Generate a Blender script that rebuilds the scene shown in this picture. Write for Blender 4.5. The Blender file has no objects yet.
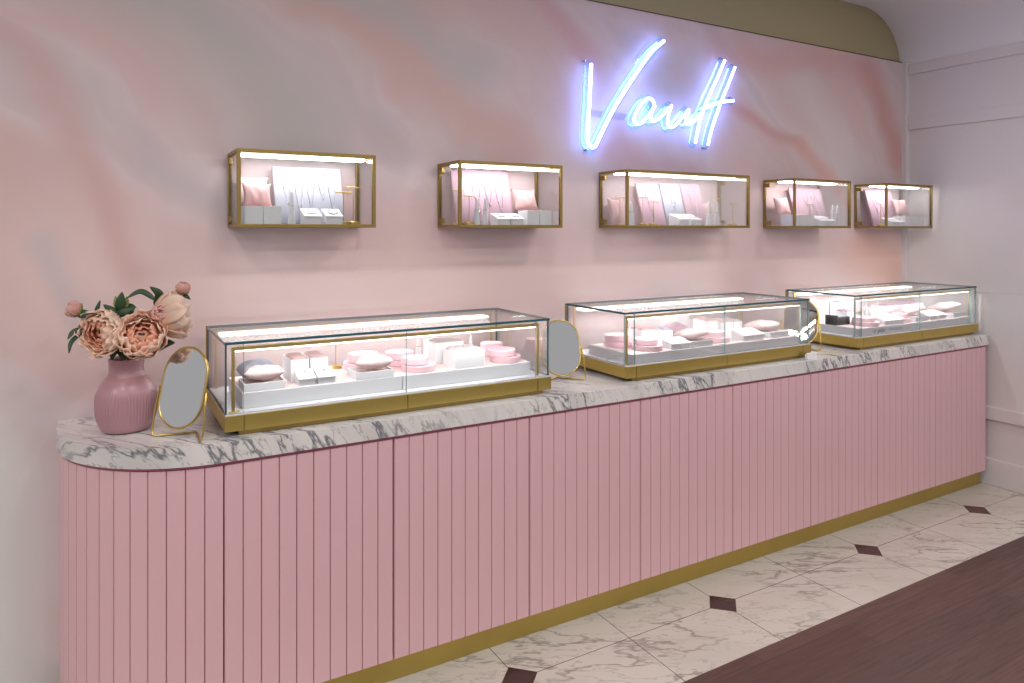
import bpy, bmesh, math, random
from mathutils import Vector, Matrix
R = math.radians
PI = math.pi
sc = bpy.context.scene
col = sc.collection
rng = random.Random(7)


# ------------------------------------------------------------------ helpers
def srgb(r, g, b):
    def f(c):
        c /= 255.0
        return c / 12.92 if c <= 0.04045 else ((c + 0.055) / 1.055) ** 2.4
    return (f(r), f(g), f(b), 1.0)


class MB:
    """collects shapes into one mesh"""
    def __init__(self):
        self.bm = bmesh.new()

    def _mat(self, faces, mi):
        for f in faces:
            f.material_index = mi

    def box(self, x0, x1, y0, y1, z0, z1, bev=0.0, mi=0, rot=None, seg=2):
        r = bmesh.ops.create_cube(self.bm, size=1.0)
        vs = r['verts']
        c = Vector(((x0 + x1) / 2, (y0 + y1) / 2, (z0 + z1) / 2))
        s = Vector((abs(x1 - x0), abs(y1 - y0), abs(z1 - z0)))
        for v in vs:
            v.co = Vector((v.co.x * s.x, v.co.y * s.y, v.co.z * s.z))
            if rot is not None:
                v.co = rot @ v.co
            v.co += c
        fs = set(f for v in vs for f in v.link_faces)
        self._mat(fs, mi)
        if bev > 0:
            es = list(set(e for v in vs for e in v.link_edges))
            rr = bmesh.ops.bevel(self.bm, geom=es, offset=bev, segments=seg, profile=0.5, affect='EDGES')
            self._mat(rr['faces'], mi)
        return self

    def prism(self, pts, z0, z1, mi=0, bev=0.0, axis='z'):
        """extrude a 2D outline"""
        def P(p, z):
            if axis == 'z':
                return (p[0], p[1], z)
            if axis == 'y':
                return (p[0], z, p[1])
            return (z, p[0], p[1])
        a = [self.bm.verts.new(P(p, z0)) for p in pts]
        b = [self.bm.verts.new(P(p, z1)) for p in pts]
        n = len(pts)
        fs = [self.bm.faces.new(a[::-1]), self.bm.faces.new(b)]
        for i in range(n):
            fs.append(self.bm.faces.new((a[i], a[(i + 1) % n], b[(i + 1) % n], b[i])))
        self._mat(fs, mi)
        if bev > 0:
            es = [e for f in fs[:2] for e in f.edges]
            bmesh.ops.bevel(self.bm, geom=es, offset=bev, segments=2, profile=0.5, affect='EDGES')
        return self

    def lathe(self, prof, n=40, mi=0, c=(0, 0, 0), rib=None):
        """prof: (r, z) bottom to top; r=0 ends close"""
        rings = []
        for k, (r, z) in enumerate(prof):
            if r < 1e-6:
                rings.append([self.bm.verts.new((c[0], c[1], c[2] + z))])
            else:
                ring = []
                for i in range(n):
                    a = 2 * PI * i / n
                    rr = r + (rib(k, i, z) if rib else 0)
                    ring.append(self.bm.verts.new((c[0] + rr * math.cos(a), c[1] + rr * math.sin(a), c[2] + z)))
                rings.append(ring)
        fs = []
        for A, B in zip(rings, rings[1:]):
            for i in range(n):
                j = (i + 1) % n
                if len(A) == 1 and len(B) == 1:
                    continue
                if len(A) == 1:
                    fs.append(self.bm.faces.new((A[0], B[j], B[i])))
                elif len(B) == 1:
                    fs.append(self.bm.faces.new((A[i], A[j], B[0])))
                else:
                    fs.append(self.bm.faces.new((A[i], A[j], B[j], B[i])))
        self._mat(fs, mi)
        return self

    def tube(self, pts, r, n=10, closed=False, mi=0, rz=None):
        """round tube along a path, r a number or list"""
        P = [Vector(p) for p in pts]
        m = len(P)
        rings = []
        up = Vector((0.137, 0.291, 0.947)).normalized()
        prev = None
        for i in range(m):
            if closed:
                t = P[(i + 1) % m] - P[i - 1]
            else:
                t = P[min(i + 1, m - 1)] - P[max(i - 1, 0)]
            t.normalize()
            if prev is None:
                u = t.cross(up)
                if u.length < 1e-4:
                    u = t.cross(Vector((1, 0, 0)))
            else:
                u = prev - t * prev.dot(t)
            u.normalize()
            prev = u
            w = t.cross(u)
            rr = r[i] if isinstance(r, (list, tuple)) else r
            rings.append([self.bm.verts.new(P[i] + u * rr * math.cos(2 * PI * k / n) + w * rr * math.sin(2 * PI * k / n)) for k in range(n)])
        fs = []
        L = m if closed else m - 1
        for i in range(L):
            A, B = rings[i], rings[(i + 1) % m]
            off = 0
            if closed and i == m - 1:
                best = 1e9
                for o in range(n):
                    d = (A[0].co - B[o].co).length
                    if d < best:
                        best, off = d, o
            for k in range(n):
                fs.append(self.bm.faces.new((A[k], A[(k + 1) % n], B[(k + 1 + off) % n], B[(k + off) % n])))
        if not closed:
            fs.append(self.bm.faces.new(rings[0][::-1]))
            fs.append(self.bm.faces.new(rings[-1]))
        self._mat(fs, mi)
        return self

    def grid(self, fn, nu, nv, mi=0):
        V = [[self.bm.verts.new(fn(i / nu, j / nv)) for j in range(nv + 1)] for i in range(nu + 1)]
        fs = []
        for i in range(nu):
            for j in range(nv):
                fs.append(self.bm.faces.new((V[i][j], V[i + 1][j], V[i + 1][j + 1], V[i][j + 1])))
        self._mat(fs, mi)
        return self

    def move(self, mat):
        for v in self.bm.verts:
            v.co = mat @ v.co
        return self

    def build(self, name, mat, parent=None, smooth=False, auto=None):
        bmesh.ops.remove_doubles(self.bm, verts=self.bm.verts, dist=1e-6)
        bmesh.ops.recalc_face_normals(self.bm, faces=self.bm.faces)
        me = bpy.data.meshes.new(name)
        self.bm.to_mesh(me)
        self.bm.free()
        for mm in (mat if isinstance(mat, (list, tuple)) else [mat]):
            me.materials.append(mm)
        if smooth:
            me.polygons.foreach_set('use_smooth', [True] * len(me.polygons))
        if auto:
            me.polygons.foreach_set('use_smooth', [True] * len(me.polygons))
            me.set_sharp_from_angle(angle=R(auto))
        o = bpy.data.objects.new(name, me)
        col.objects.link(o)
        if parent:
            o.parent = parent
        return o


def tag(o, label, cat, group=None):
    o['label'] = label
    o['category'] = cat
    if group:
        o['group'] = group
    return o


def empty(name, loc, label, cat, group=None, rz=0.0):
    o = bpy.data.objects.new(name, None)
    o.empty_display_size = 0.05
    col.objects.link(o)
    o.location = loc
    o.rotation_euler = (0, 0, rz)
    return tag(o, label, cat, group)


def struct(o):
    o['kind'] = 'structure'
    return o


def catmull(pts, n=8):
    P = [Vector(p) for p in pts]
    P = [P[0] * 2 - P[1]] + P + [P[-1] * 2 - P[-2]]
    out = []
    for i in range(1, len(P) - 2):
        a, b, c, d = P[i - 1:i + 3]
        for k in range(n):
            t = k / n
            out.append(0.5 * (2 * b + (c - a) * t + (2 * a - 5 * b + 4 * c - d) * t * t + (3 * b - a - 3 * c + d) * t ** 3))
    out.append(P[-2])
    return out


# ------------------------------------------------------------------ materials
class NT:
    def __init__(self, name):
        self.m = bpy.data.materials.new(name)
        self.m.use_nodes = True
        self.t = self.m.node_tree
        self.t.nodes.clear()
        self.out = self.n('ShaderNodeOutputMaterial')

    def n(self, typ, **kw):
        x = self.t.nodes.new(typ)
        for k, v in kw.items():
            setattr(x, k, v)
        return x

    def put(self, sock, v):
        if hasattr(v, 'is_output'):
            self.t.links.new(v, sock)
        else:
            sock.default_value = v

    def math(self, op, a, b=0.0, c=None, clamp=False):
        x = self.n('ShaderNodeMath', operation=op, use_clamp=clamp)
        self.put(x.inputs[0], a)
        self.put(x.inputs[1], b)
        if c is not None:
            self.put(x.inputs[2], c)
        return x.outputs[0]

    def vmath(self, op, a, b=None, scale=None):
        x = self.n('ShaderNodeVectorMath', operation=op)
        self.put(x.inputs[0], a)
        if b is not None:
            self.put(x.inputs[1], b)
        if scale is not None:
            self.put(x.inputs['Scale'], scale)
        return x.outputs['Value'] if op in ('DOT_PRODUCT', 'LENGTH', 'DISTANCE') else x.outputs['Vector']

    def coord(self, which='Object'):
        return self.n('ShaderNodeTexCoord').outputs[which]

    def mapping(self, v, loc=(0, 0, 0), rot=(0, 0, 0), sca=(1, 1, 1)):
        x = self.n('ShaderNodeMapping')
        self.put(x.inputs['Vector'], v)
        x.inputs['Location'].default_value = loc
        x.inputs['Rotation'].default_value = rot
        return self.vmath('MULTIPLY', x.outputs[0], sca)

    def noise(self, v, scale, detail=3.0, rough=0.5, dist=0.0, out='Fac'):
        x = self.n('ShaderNodeTexNoise')
        self.put(x.inputs['Vector'], v)
        x.inputs['Scale'].default_value = scale
        x.inputs['Detail'].default_value = detail
        x.inputs['Roughness'].default_value = rough
        x.inputs['Distortion'].default_value = dist
        return x.outputs[out]

    def maprange(self, v, a, b, c=0.0, d=1.0, smooth=False):
        x = self.n('ShaderNodeMapRange')
        x.interpolation_type = 'SMOOTHSTEP' if smooth else 'LINEAR'
        self.put(x.inputs['Value'], v)
        for k, q in zip(('From Min', 'From Max', 'To Min', 'To Max'), (a, b, c, d)):
            x.inputs[k].default_value = q
        return x.outputs['Result']

    def mix(self, f, a, b, mode='MIX'):
        x = self.n('ShaderNodeMix', data_type='RGBA', blend_type=mode)
        self.put(x.inputs[0], f)
        self.put(x.inputs[6], a)
        self.put(x.inputs[7], b)
        return x.outputs[2]

    def ramp(self, f, stops):
        x = self.n('ShaderNodeValToRGB')
        self.put(x.inputs[0], f)
        e = x.color_ramp.elements
        while len(e) < len(stops):
            e.new(0.5)
        for q, (p, c) in zip(e, stops):
            q.position = p
            q.color = c
        return x.outputs[0]

    def bump(self, h, strength=0.2, dist=0.01):
        x = self.n('ShaderNodeBump')
        x.inputs['Strength'].default_value = strength
        x.inputs['Distance'].default_value = dist
        self.put(x.inputs['Height'], h)
        return x.outputs[0]

    def bsdf(self, color, rough=0.5, metal=0.0, normal=None, **kw):
        x = self.n('ShaderNodeBsdfPrincipled')
        self.put(x.inputs['Base Color'], color)
        self.put(x.inputs['Roughness'], rough)
        self.put(x.inputs['Metallic'], metal)
        if normal is not None:
            self.put(x.inputs['Normal'], normal)
        for k, v in kw.items():
            self.put(x.inputs[k.replace('_', ' ')], v)
        return x

    def done(self, shader):
        self.t.links.new(shader.outputs[0] if hasattr(shader, 'outputs') else shader, self.out.inputs['Surface'])
        return self.m


def plain(name, c, rough=0.5, metal=0.0, var=0.04, scale=14.0, bump=0.0, bscale=60.0, **kw):
    t = NT(name)
    v = t.coord()
    n = t.noise(v, scale, 3)
    d = tuple(x * (1 - var) for x in c[:3]) + (1,)
    cc = t.mix(n, c, d)
    nm = t.bump(t.noise(v, bscale, 2), bump, 0.004) if bump else None
    return t.done(t.bsdf(cc, rough, metal, nm, **kw))


def emit(name, c, s):
    t = NT(name)
    e = t.n('ShaderNodeEmission')
    e.inputs[0].default_value = c
    e.inputs[1].default_value = s
    return t.done(e)


def glass(name, tint, refl=0.5, rough=0.0):
    t = NT(name)
    tr = t.n('ShaderNodeBsdfTransparent')
    tr.inputs[0].default_value = tint
    gl = t.n('ShaderNodeBsdfGlossy')
    gl.inputs['Roughness'].default_value = rough
    gl.inputs[0].default_value = (1, 1, 1, 1)
    fr = t.n('ShaderNodeFresnel')
    fr.inputs[0].default_value = 1.45
    mx = t.n('ShaderNodeMixShader')
    t.put(mx.inputs[0], t.math('MULTIPLY', fr.outputs[0], refl))
    t.t.links.new(tr.outputs[0], mx.inputs[1])
    t.t.links.new(gl.outputs[0], mx.inputs[2])
    return t.done(mx)


M = {}
M['pink'] = plain('pink_lacquer', srgb(228, 186, 192), 0.42, var=0.03, scale=3)
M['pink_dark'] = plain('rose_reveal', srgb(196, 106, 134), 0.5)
M['brass'] = plain('brushed_brass', srgb(206, 182, 104), 0.42, 1.0, var=0.10, scale=9)
M['brass_dark'] = plain('aged_brass', srgb(164, 140, 82), 0.40, 1.0, var=0.10, scale=9)
M['gold'] = plain('polished_gold', srgb(208, 180, 106), 0.28, 1.0, var=0.05)
M['gap'] = plain('dark_seam', srgb(62, 44, 20), 0.7)
M['white'] = plain('white_lacquer', srgb(228, 229, 233), 0.45, var=0.02)
M['whitepaper'] = plain('white_card', srgb(240, 240, 242), 0.7, var=0.02)
M['blush'] = plain('blush_suede', srgb(236, 214, 210), 0.9, var=0.05, bump=0.1, bscale=200)
M['cushion'] = plain('pink_linen', srgb(232, 208, 206), 0.85, var=0.07, bump=0.25, bscale=90)
M['cushion_rose'] = plain('rose_linen', srgb(216, 178, 176), 0.85, var=0.08, bump=0.25, bscale=90)
M['cushion_grey'] = plain('taupe_velvet', srgb(206, 190, 188), 0.8, var=0.1, bump=0.25, bscale=90)
M['disc'] = plain('pale_pink_lacquer', srgb(246, 208, 216), 0.4, var=0.02)
M['board_white'] = plain('white_velvet', srgb(180, 182, 196), 0.9, var=0.03, bump=0.08, bscale=200)
M['board_pink'] = plain('pink_velvet', srgb(200, 166, 180), 0.9, var=0.03, bump=0.08, bscale=200)
M['black'] = plain('black_plastic', srgb(34, 32, 34), 0.4)
M['silver'] = plain('silver', srgb(196, 194, 200), 0.2, 1.0)
M['vase'] = plain('rose_ceramic', srgb(182, 138, 145), 0.32, var=0.06, scale=6)
M['wallwhite'] = plain('warm_white_paint', srgb(218, 211, 210), 0.6, var=0.02, scale=2)
M['olive'] = plain('olive_plaster', srgb(176, 166, 130), 0.8, var=0.08, scale=2)
M['ceil'] = plain('ceiling_paint', srgb(232, 229, 229), 0.8, var=0.02, scale=2)
M['leaf'] = plain('peony_leaf', srgb(44, 76, 44), 0.45, var=0.35, scale=18)
M['stem'] = plain('peony_stem', srgb(84, 110, 58), 0.5, var=0.2)
M['calyx'] = plain('young_calyx', srgb(150, 160, 84), 0.5, var=0.3, scale=30)
M['led'] = emit('white_led', (1.0, 0.96, 0.97, 1), 19.0)
M['led_case'] = emit('white_led_bar', (1.0, 0.98, 0.97, 1), 4.0)
M['neon'] = emit('neon_blue_white', (0.20, 0.32, 1.0, 1), 24.0)
M['glass'] = glass('clear_glass', (0.985, 0.992, 0.99, 1))
M['glass_top'] = glass('clear_glass_top', (0.97, 0.985, 0.98, 1))
M['acrylic'] = glass('glow_tinted_acrylic', (0.86, 0.94, 1.0, 1), 0.25)  # clear acrylic, tinted blue to paint in the neon glow
M['acrylic_clear'] = glass('clear_acrylic', (0.94, 0.95, 0.97, 1), 0.25)
M['edge'] = plain('teal_glass_edge', srgb(36, 96, 104), 0.15, var=0.1)
M['edge_light'] = plain('pale_glass_edge', srgb(176, 206, 206), 0.15, var=0.1)
M['acrylic_edge'] = plain('acrylic_cut_edge', srgb(128, 138, 184), 0.3)
M['ink'] = plain('dark_grey_print', srgb(70, 70, 74), 0.6)
M['ink_light'] = plain('grey_print', srgb(130, 130, 132), 0.6)


def mirror_mat():
    t = NT('mirror_silver')
    n = t.noise(t.coord(), 3.0, 1)
    return t.done(t.bsdf(t.mix(n, (0.72, 0.71, 0.71, 1), (0.70, 0.70, 0.70, 1)), 0.01, 1.0))


M['mirror'] = mirror_mat()


def petal_mat(name, base, tip, heart):
    """colour runs from the petal base to its rim (generated along the petal)"""
    t = NT(name)
    a = t.n('ShaderNodeAttribute', attribute_name='petal_len')
    n = t.noise(t.coord(), 40.0, 2)
    f = t.math('ADD', a.outputs['Fac'], t.math('MULTIPLY', t.math('SUBTRACT', n, 0.5), 0.25), clamp=True)
    c = t.ramp(f, [(0.0, heart), (0.45, base), (1.0, tip)])
    return t.done(t.bsdf(c, 0.6, Subsurface_Weight=0.5, Subsurface_Scale=0.02, Subsurface_Radius=(1.0, 0.6, 0.45)))


M['petal_out'] = petal_mat('peony_petal_pale', srgb(255, 192, 156), srgb(255, 216, 190), srgb(250, 150, 116))
M['petal_in'] = petal_mat('peony_petal_salmon', srgb(250, 148, 116), srgb(253, 180, 146), srgb(240, 104, 86))
M['petal_bud'] = petal_mat('peony_bud_petal', srgb(238, 152, 138), srgb(244, 182, 166), srgb(222, 112, 104))


def marble(name, base, warm, vein, vs=4.0, rot=0.6, stretch=(1, 2.2, 1), dens=0.5, rough=0.18, tiles=False, slant=0.3):
    t = NT(name)
    v = t.coord()
    mp = t.mapping(v, rot=(0.2, slant, rot), sca=stretch)
    wob = t.noise(v, vs * 0.8, 4, 0.6, out='Color')
    p = t.vmath('ADD', mp, t.vmath('SCALE', t.vmath('SUBTRACT', wob, (0.5, 0.5, 0.5)), scale=0.35))
    n1 = t.noise(p, vs, 5, 0.6)
    r1 = t.math('ABSOLUTE', t.math('SUBTRACT', n1, 0.5))
    v1 = t.maprange(r1, 0.0, 0.024, 1.0, 0.0, True)
    n2 = t.noise(p, vs * 2.7, 4, 0.6)
    v2 = t.maprange(t.math('ABSOLUTE', t.math('SUBTRACT', n2, 0.52)), 0.0, 0.02, 0.55, 0.0, True)
    gate = t.maprange(t.noise(v, max(vs * 0.7, 2.0), 2), 0.34, 0.56, 0.15, 1.0, True)
    cloud = t.maprange(t.noise(p, vs * 0.9, 4), 0.42, 0.72, 0.0, 0.6, True)
    c = t.mix(t.noise(v, 1.5, 2), base, warm)
    c = t.mix(t.math('MULTIPLY', cloud, dens), c, vein)
    vv = t.math('MULTIPLY', t.math('MAXIMUM', v1, v2), gate, clamp=True)
    c = t.mix(t.math('MULTIPLY', vv, 0.85), c, vein)
    if tiles:
        sx = t.n('ShaderNodeSeparateXYZ')
        t.put(sx.inputs[0], v)
        X, Y = sx.outputs[0], sx.outputs[1]
        per = 0.505
        fx = t.math('ABSOLUTE', t.math('SUBTRACT', t.math('FRACT', t.math('DIVIDE', t.math('SUBTRACT', X, 1.28 - per * 20.5), per)), 0.5))
        fx = t.math('MULTIPLY', fx, per)                       # distance to the nearest cross joint
        dy = t.math('ABSOLUTE', t.math('SUBTRACT', Y, 2.172))
        joint = t.math('LESS_THAN', t.math('MINIMUM', fx, dy), 0.0016)
        c = t.mix(joint, c, srgb(92, 78, 66))
        per2 = 1.01
        gx = t.math('MULTIPLY', t.math('ABSOLUTE', t.math('SUBTRACT', t.math('FRACT', t.math('DIVIDE', t.math('SUBTRACT', X, 1.285 - per2 * 10.5), per2)), 0.5)), per2)
        dia = t.math('LESS_THAN', t.math('ADD', gx, dy), 0.074)
        dia_edge = t.math('LESS_THAN', t.math('ADD', gx, dy), 0.077)
        c = t.mix(dia_edge, c, srgb(92, 78, 66))
        dn = t.mix(t.noise(v, 30, 3), srgb(58, 40, 38), srgb(78, 54, 50))
        c = t.mix(dia, c, dn)
    return t.done(t.bsdf(c, rough))


M['marble'] = marble('counter_marble', srgb(238, 232, 226), srgb(226, 226, 224), srgb(98, 102, 112), vs=1.15, rot=-0.45, stretch=(7.0, 1.2, 1.6), dens=0.40, rough=0.15, slant=0.62)
M['floor_marble'] = marble('floor_marble', srgb(216, 210, 199), srgb(206, 200, 186), srgb(152, 145, 134), vs=1.5, rot=0.55, stretch=(1.0, 3.2, 1), dens=0.32, rough=0.2, tiles=True)


def wood():
    t = NT('dark_wood_boards')
    v = t.coord()
    b = t.n('ShaderNodeTexBrick')
    t.put(b.inputs['Vector'], t.mapping(v, rot=(0, 0, 0)))
    b.offset = 0.37
    b.inputs['Scale'].default_value = 1.0
    b.inputs['Brick Width'].default_value = 1.3
    b.inputs['Row Height'].default_value = 0.15
    b.inputs['Mortar Size'].default_value = 0.0012
    b.inputs['Color1'].default_value = srgb(106, 78, 70)
    b.inputs['Color2'].default_value = srgb(84, 60, 54)
    b.inputs['Mortar'].default_value = srgb(64, 48, 44)
    g = t.noise(t.mapping(v, sca=(1.2, 18, 1)), 4.0, 5, 0.6)
    c = t.mix(t.maprange(g, 0.35, 0.7, 0, 0.45), b.outputs['Color'], srgb(64, 46, 42))
    return t.done(t.bsdf(c, t.maprange(g, 0.3, 0.7, 0.32, 0.5)))


M['wood'] = wood()


def mural():
    """hand-washed pink and grey watercolour marble wallpaper"""
    t = NT('watercolour_mural')
    v = t.coord()
    w1 = t.noise(v, 1.1, 2, 0.5, out='Color')
    w2 = t.noise(v, 3.5, 2, 0.5, out='Color')
    p = t.vmath('ADD', v, t.vmath('SCALE', t.vmath('SUBTRACT', w1, (0.5, 0.5, 0.5)), scale=0.45))
    p = t.vmath('ADD', p, t.vmath('SCALE', t.vmath('SUBTRACT', w2, (0.5, 0.5, 0.5)), scale=0.10))
    p = t.vmath('MULTIPLY', p, (1, 0, 1))
    q = t.mapping(p, rot=(0, R(-40), 0), sca=(0.50, 1, 1.7))
    n = t.noise(q, 1.1, 3, 0.5, 0.3)
    n2 = t.noise(q, 2.1, 3, 0.5, 0.3)
    blush, pale = srgb(214, 188, 187), srgb(216, 198, 200)
    grey, sal, deep = srgb(198, 186, 190), srgb(211, 181, 178), srgb(202, 160, 160)
    c = t.ramp(n, [(0.32, grey), (0.44, pale), (0.54, blush), (0.66, sal), (0.76, blush)])
    streak = t.maprange(t.math('ABSOLUTE', t.math('SUBTRACT', n2, 0.47)), 0.0, 0.05, 0.22, 0.0, True)
    c = t.mix(streak, c, sal)

    def seg(a, b, wid, colr, k):
        nonlocal c
        a = Vector((a[0], 0, a[1])); b = Vector((b[0], 0, b[1]))
        ba = b - a
        pa = t.vmath('SUBTRACT', p, tuple(a))
        h = t.math('DIVIDE', t.vmath('DOT_PRODUCT', pa, tuple(ba)), ba.length_squared, clamp=True)
        d = t.vmath('LENGTH', t.vmath('SUBTRACT', pa, t.vmath('SCALE', tuple(ba), scale=h)))
        c = t.mix(t.maprange(d, 0.0, wid, k, 0.0, True), c, colr)
    # broad washes and the painted glow band first, thin dark veins last
    seg((0.0, 2.5), (0.7, 2.0), 0.30, srgb(190, 184, 182), 0.8)
    seg((0.7, 2.6), (1.4, 2.25), 0.24, srgb(192, 186, 186), 0.75)
    seg((-0.4, 0.75), (-0.35, 0.0), 0.45, srgb(218, 218, 216), 1.0)
    seg((0.0, 1.38), (4.6, 1.38), 0.50, srgb(232, 206, 202), 0.75)  # warm wash, also lightened to paint in glow below boxes and near cases
    seg((-0.1, 1.5), (0.1, 1.2), 0.12, srgb(198, 188, 192), 0.6)
    seg((3.7, 2.5), (4.3, 1.95), 0.25, srgb(214, 202, 204), 0.8)
    seg((0.65, 2.5), (1.75, 1.95), 0.13, srgb(214, 172, 164), 0.5)
    seg((-0.3, 2.3), (0.2, 1.5), 0.10, srgb(204, 162, 158), 0.5)
    seg((1.7, 2.75), (2.1, 2.4), 0.13, srgb(206, 158, 162), 0.6)
    seg((2.2, 2.0), (2.9, 1.9), 0.12, srgb(206, 166, 172), 0.5)
    seg((3.1, 2.25), (3.75, 2.10), 0.07, srgb(204, 152, 148), 0.7)
    seg((3.75, 2.10), (4.2, 1.82), 0.09, srgb(218, 168, 156), 0.8)
    seg((4.35, 2.68), (4.85, 2.05), 0.19, srgb(200, 148, 142), 0.8)
    seg((3.0, 2.55), (4.4, 2.62), 0.16, srgb(214, 168, 162), 0.6)
    seg((4.3, 1.5), (4.7, 1.3), 0.3, srgb(226, 182, 166), 0.8)
    return t.done(t.bsdf(c, 0.55))


M['mural'] = mural()

# ------------------------------------------------------------------ the setting
WY = 2.90     # face of the mural
XR = 4.82     # face of the right-hand wall

m = MB(); m.box(-3.2, XR - 0.03, WY, WY + 0.03, 0.0, 2.75)
struct(m.build('wall_back', M['mural']))
m = MB(); m.box(-3.2, XR + 0.4, WY + 0.032, WY + 0.2, 0.0, 3.2)
struct(m.build('wall_back_upper', M['olive']))
m = MB(); m.box(-3.2, XR - 0.03, WY - 0.004, WY + 0.031, 2.75, 2.755)
struct(m.build('trim_1', plain('dark_panel_edge', srgb(96, 70, 50), 0.5)))
# corner batten
m = MB(); m.box(XR - 0.03, XR + 0.02, WY - 0.035, WY + 0.03, 0.0, 2.748, bev=0.003)
struct(m.build('trim_2', M['wallwhite']))
m = MB(); m.box(XR, XR + 0.15, -2.5, WY + 0.03, 0.0, 2.76)
struct(m.build('wall_right', M['wallwhite']))
# mouldings on the right-hand wall
for k, (z0, z1, pr) in enumerate(((2.66, 2.735, 0.014), (2.28, 2.36, 0.012), (1.20, 1.210, 0.0015), (0.41, 0.49, 0.022), (0.0, 0.165, 0.016))):
    m = MB(); m.box(XR - pr, XR + 0.01, -2.5, WY - 0.036, z0, z1, bev=0.004)
    o = m.build('baseboard_right' if k == 4 else 'trim_%d' % (k + 3), M['wallwhite'])
    struct(o)
# coved ceiling: curves off the right-hand wall
m = MB()
rx, rz, zc = 0.42, 0.355, 2.735
prof = [(XR - rx * (1 - math.cos(R(a))) , zc + rz * math.sin(R(a))) for a in range(0, 91, 5)]
prof = prof + [(-3.2, zc + rz)]
outer = [(-3.2, zc + rz + 0.06), (XR + 0.15, zc + rz + 0.06), (XR + 0.15, zc)]
m.prism(prof + outer, -2.5, WY + 0.031, axis='y')
struct(m.build('ceiling', M['ceil'], auto=30))
# floors
m = MB(); m.box(-3.2, XR + 0.1, 1.865, WY + 0.1, -0.05, 0.0)
struct(m.build('floor', M['floor_marble']))
m = MB(); m.box(-3.2, XR + 0.1, -2.5, 1.865, -0.05, 0.0005)
struct(m.build('floor_wood', M['wood']))

# ------------------------------------------------------------------ the counter
CX0, CX1, CY = 0.325, 4.785, 2.345           # straight run, its front plane
ZB, ZT = 0.10, 0.868
RC = 0.447                                    # radius of the rounded end
cnt = empty('sales_counter', (CX0, CY, 0), 'long pink fluted shop counter with rounded left end on a brass plinth', 'counter')
O = Vector((CX0, CY, 0))


def plank_strip(path, z0, z1, n, name, gap=0.0045, th=0.018):
    """n upright planks with V grooves along a path (function s -> point, outward normal)"""
    mb = MB()
    steps = []
    for i in range(n):
        a, b = i / n, (i + 1) / n
        g = gap / 2
        steps += [(a, 0.0 if i else -0.0, -0.008), (a, 0.0, -0.008)]
        steps += [(a, g, 0.0), (b, -g, 0.0)]
        steps += [(b, -0.0, -0.008)]
    vb, vt = [], []
    for s, ds, off in steps:
        p, nrm = path(s, ds)
        q = p + nrm * off
        vb.append(mb.bm.verts.new((q.x, q.y, z0)))
        vt.append(mb.bm.verts.new((q.x, q.y, z1)))
    # back skin
    bb, bt = [], []
    for s, ds, off in steps:
        p, nrm = path(s, ds)
        q = p - nrm * th
        bb.append(mb.bm.verts.new((q.x, q.y, z0)))
        bt.append(mb.bm.verts.new((q.x, q.y, z1)))
    k = len(vb)
    F = mb.bm.faces.new
    for i in range(k - 1):
        F((vb[i], vb[i + 1], vt[i + 1], vt[i]))
        F((bb[i + 1], bb[i], bt[i], bt[i + 1]))
        F((vt[i], vt[i + 1], bt[i + 1], bt[i]))
        F((vb[i + 1], vb[i], bb[i], bb[i + 1]))
    F((vb[0], vt[0], bt[0], bb[0]))
    F((vb[-1], bb[-1], bt[-1], vt[-1]))
    mb.bm.verts.ensure_lookup_table()
    bmesh.ops.dissolve_degenerate(mb.bm, edges=mb.bm.edges, dist=1e-5)
    return mb


PW = 0.5545
for i in range(8):
    a = PW * i + 0.0025
    b = min(PW * (i + 1), CX1 - CX0) - 0.0025

    def path(s, ds, a=a, b=b):
        return Vector((a + (b - a) * s + ds, 0, 0)), Vector((0, -1, 0))
    plank_strip(path, ZB, ZT, 10, 'panel').build('front_panel', M['pink'], cnt)
# rounded end: a quarter turn from the front plane, then straight back to the wall
ARC = RC * PI / 2
STR = (WY - 0.003) - (CY + RC)
TOT = ARC + STR


def path_end(s, ds):
    d = s * TOT + ds                          # from the wall forward
    d = TOT - d
    if d < ARC:
        a = d / RC
        c = Vector((0, RC, 0))
        nrm = Vector((-math.sin(a), -math.cos(a), 0))
        return c + nrm * RC, nrm
    return Vector((-RC, RC + d - ARC, 0)), Vector((-1, 0, 0))


end = plank_strip(path_end, ZB, ZT, 15, 'end').build('rounded_end_panel', M['pink'], cnt)


def end_outline(off, x1, back=WY - 0.003, n=24):
    """plan outline of the whole counter, inset by off, local to the counter"""
    r = RC - off
    pts = [(x1, off)]
    for k in range(n + 1):
        a = PI / 2 * k / n
        pts.append((-math.sin(a) * r, RC - math.cos(a) * r))
    pts.append((-r, back - CY))
    pts.append((x1, back - CY))
    return pts


LX = CX1 - CX0
m = MB(); m.prism(end_outline(0.030, LX), ZB + 0.001, ZT + 0.004)
m.build('carcass', M['pink_dark'], cnt)
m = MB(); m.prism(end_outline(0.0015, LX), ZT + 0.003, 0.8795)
m.build('reveal_strip', M['pink_dark'], cnt)  # magenta strip almost flush under the marble, its own colour
m = MB(); m.prism(end_outline(0.042, LX - 0.014), 0.0005, ZB)
m.build('plinth', M['brass'], cnt)
m = MB(); m.prism([(p[0] + O.x, p[1] + O.y) for p in end_outline(-0.010, LX - 0.001, back=WY - 0.002)], 0.880, 0.940, bev=0.002)
tag(m.build('marble_countertop', M['marble']), 'grey veined white marble top with rounded end lying on the pink counter', 'countertop')

def area(name, loc, size, power, color, rot=(0, 0, 0), sy=None, spread=180):
    L = bpy.data.lights.new(name, 'AREA')
    L.energy = power
    L.color = color
    L.shape = 'RECTANGLE' if sy else 'DISK'
    L.size = size
    if sy:
        L.size_y = sy
    L.spread = R(spread)
    o = bpy.data.objects.new(name, L)
    col.objects.link(o)
    o.location = loc
    o.rotation_euler = rot
    return o


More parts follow.
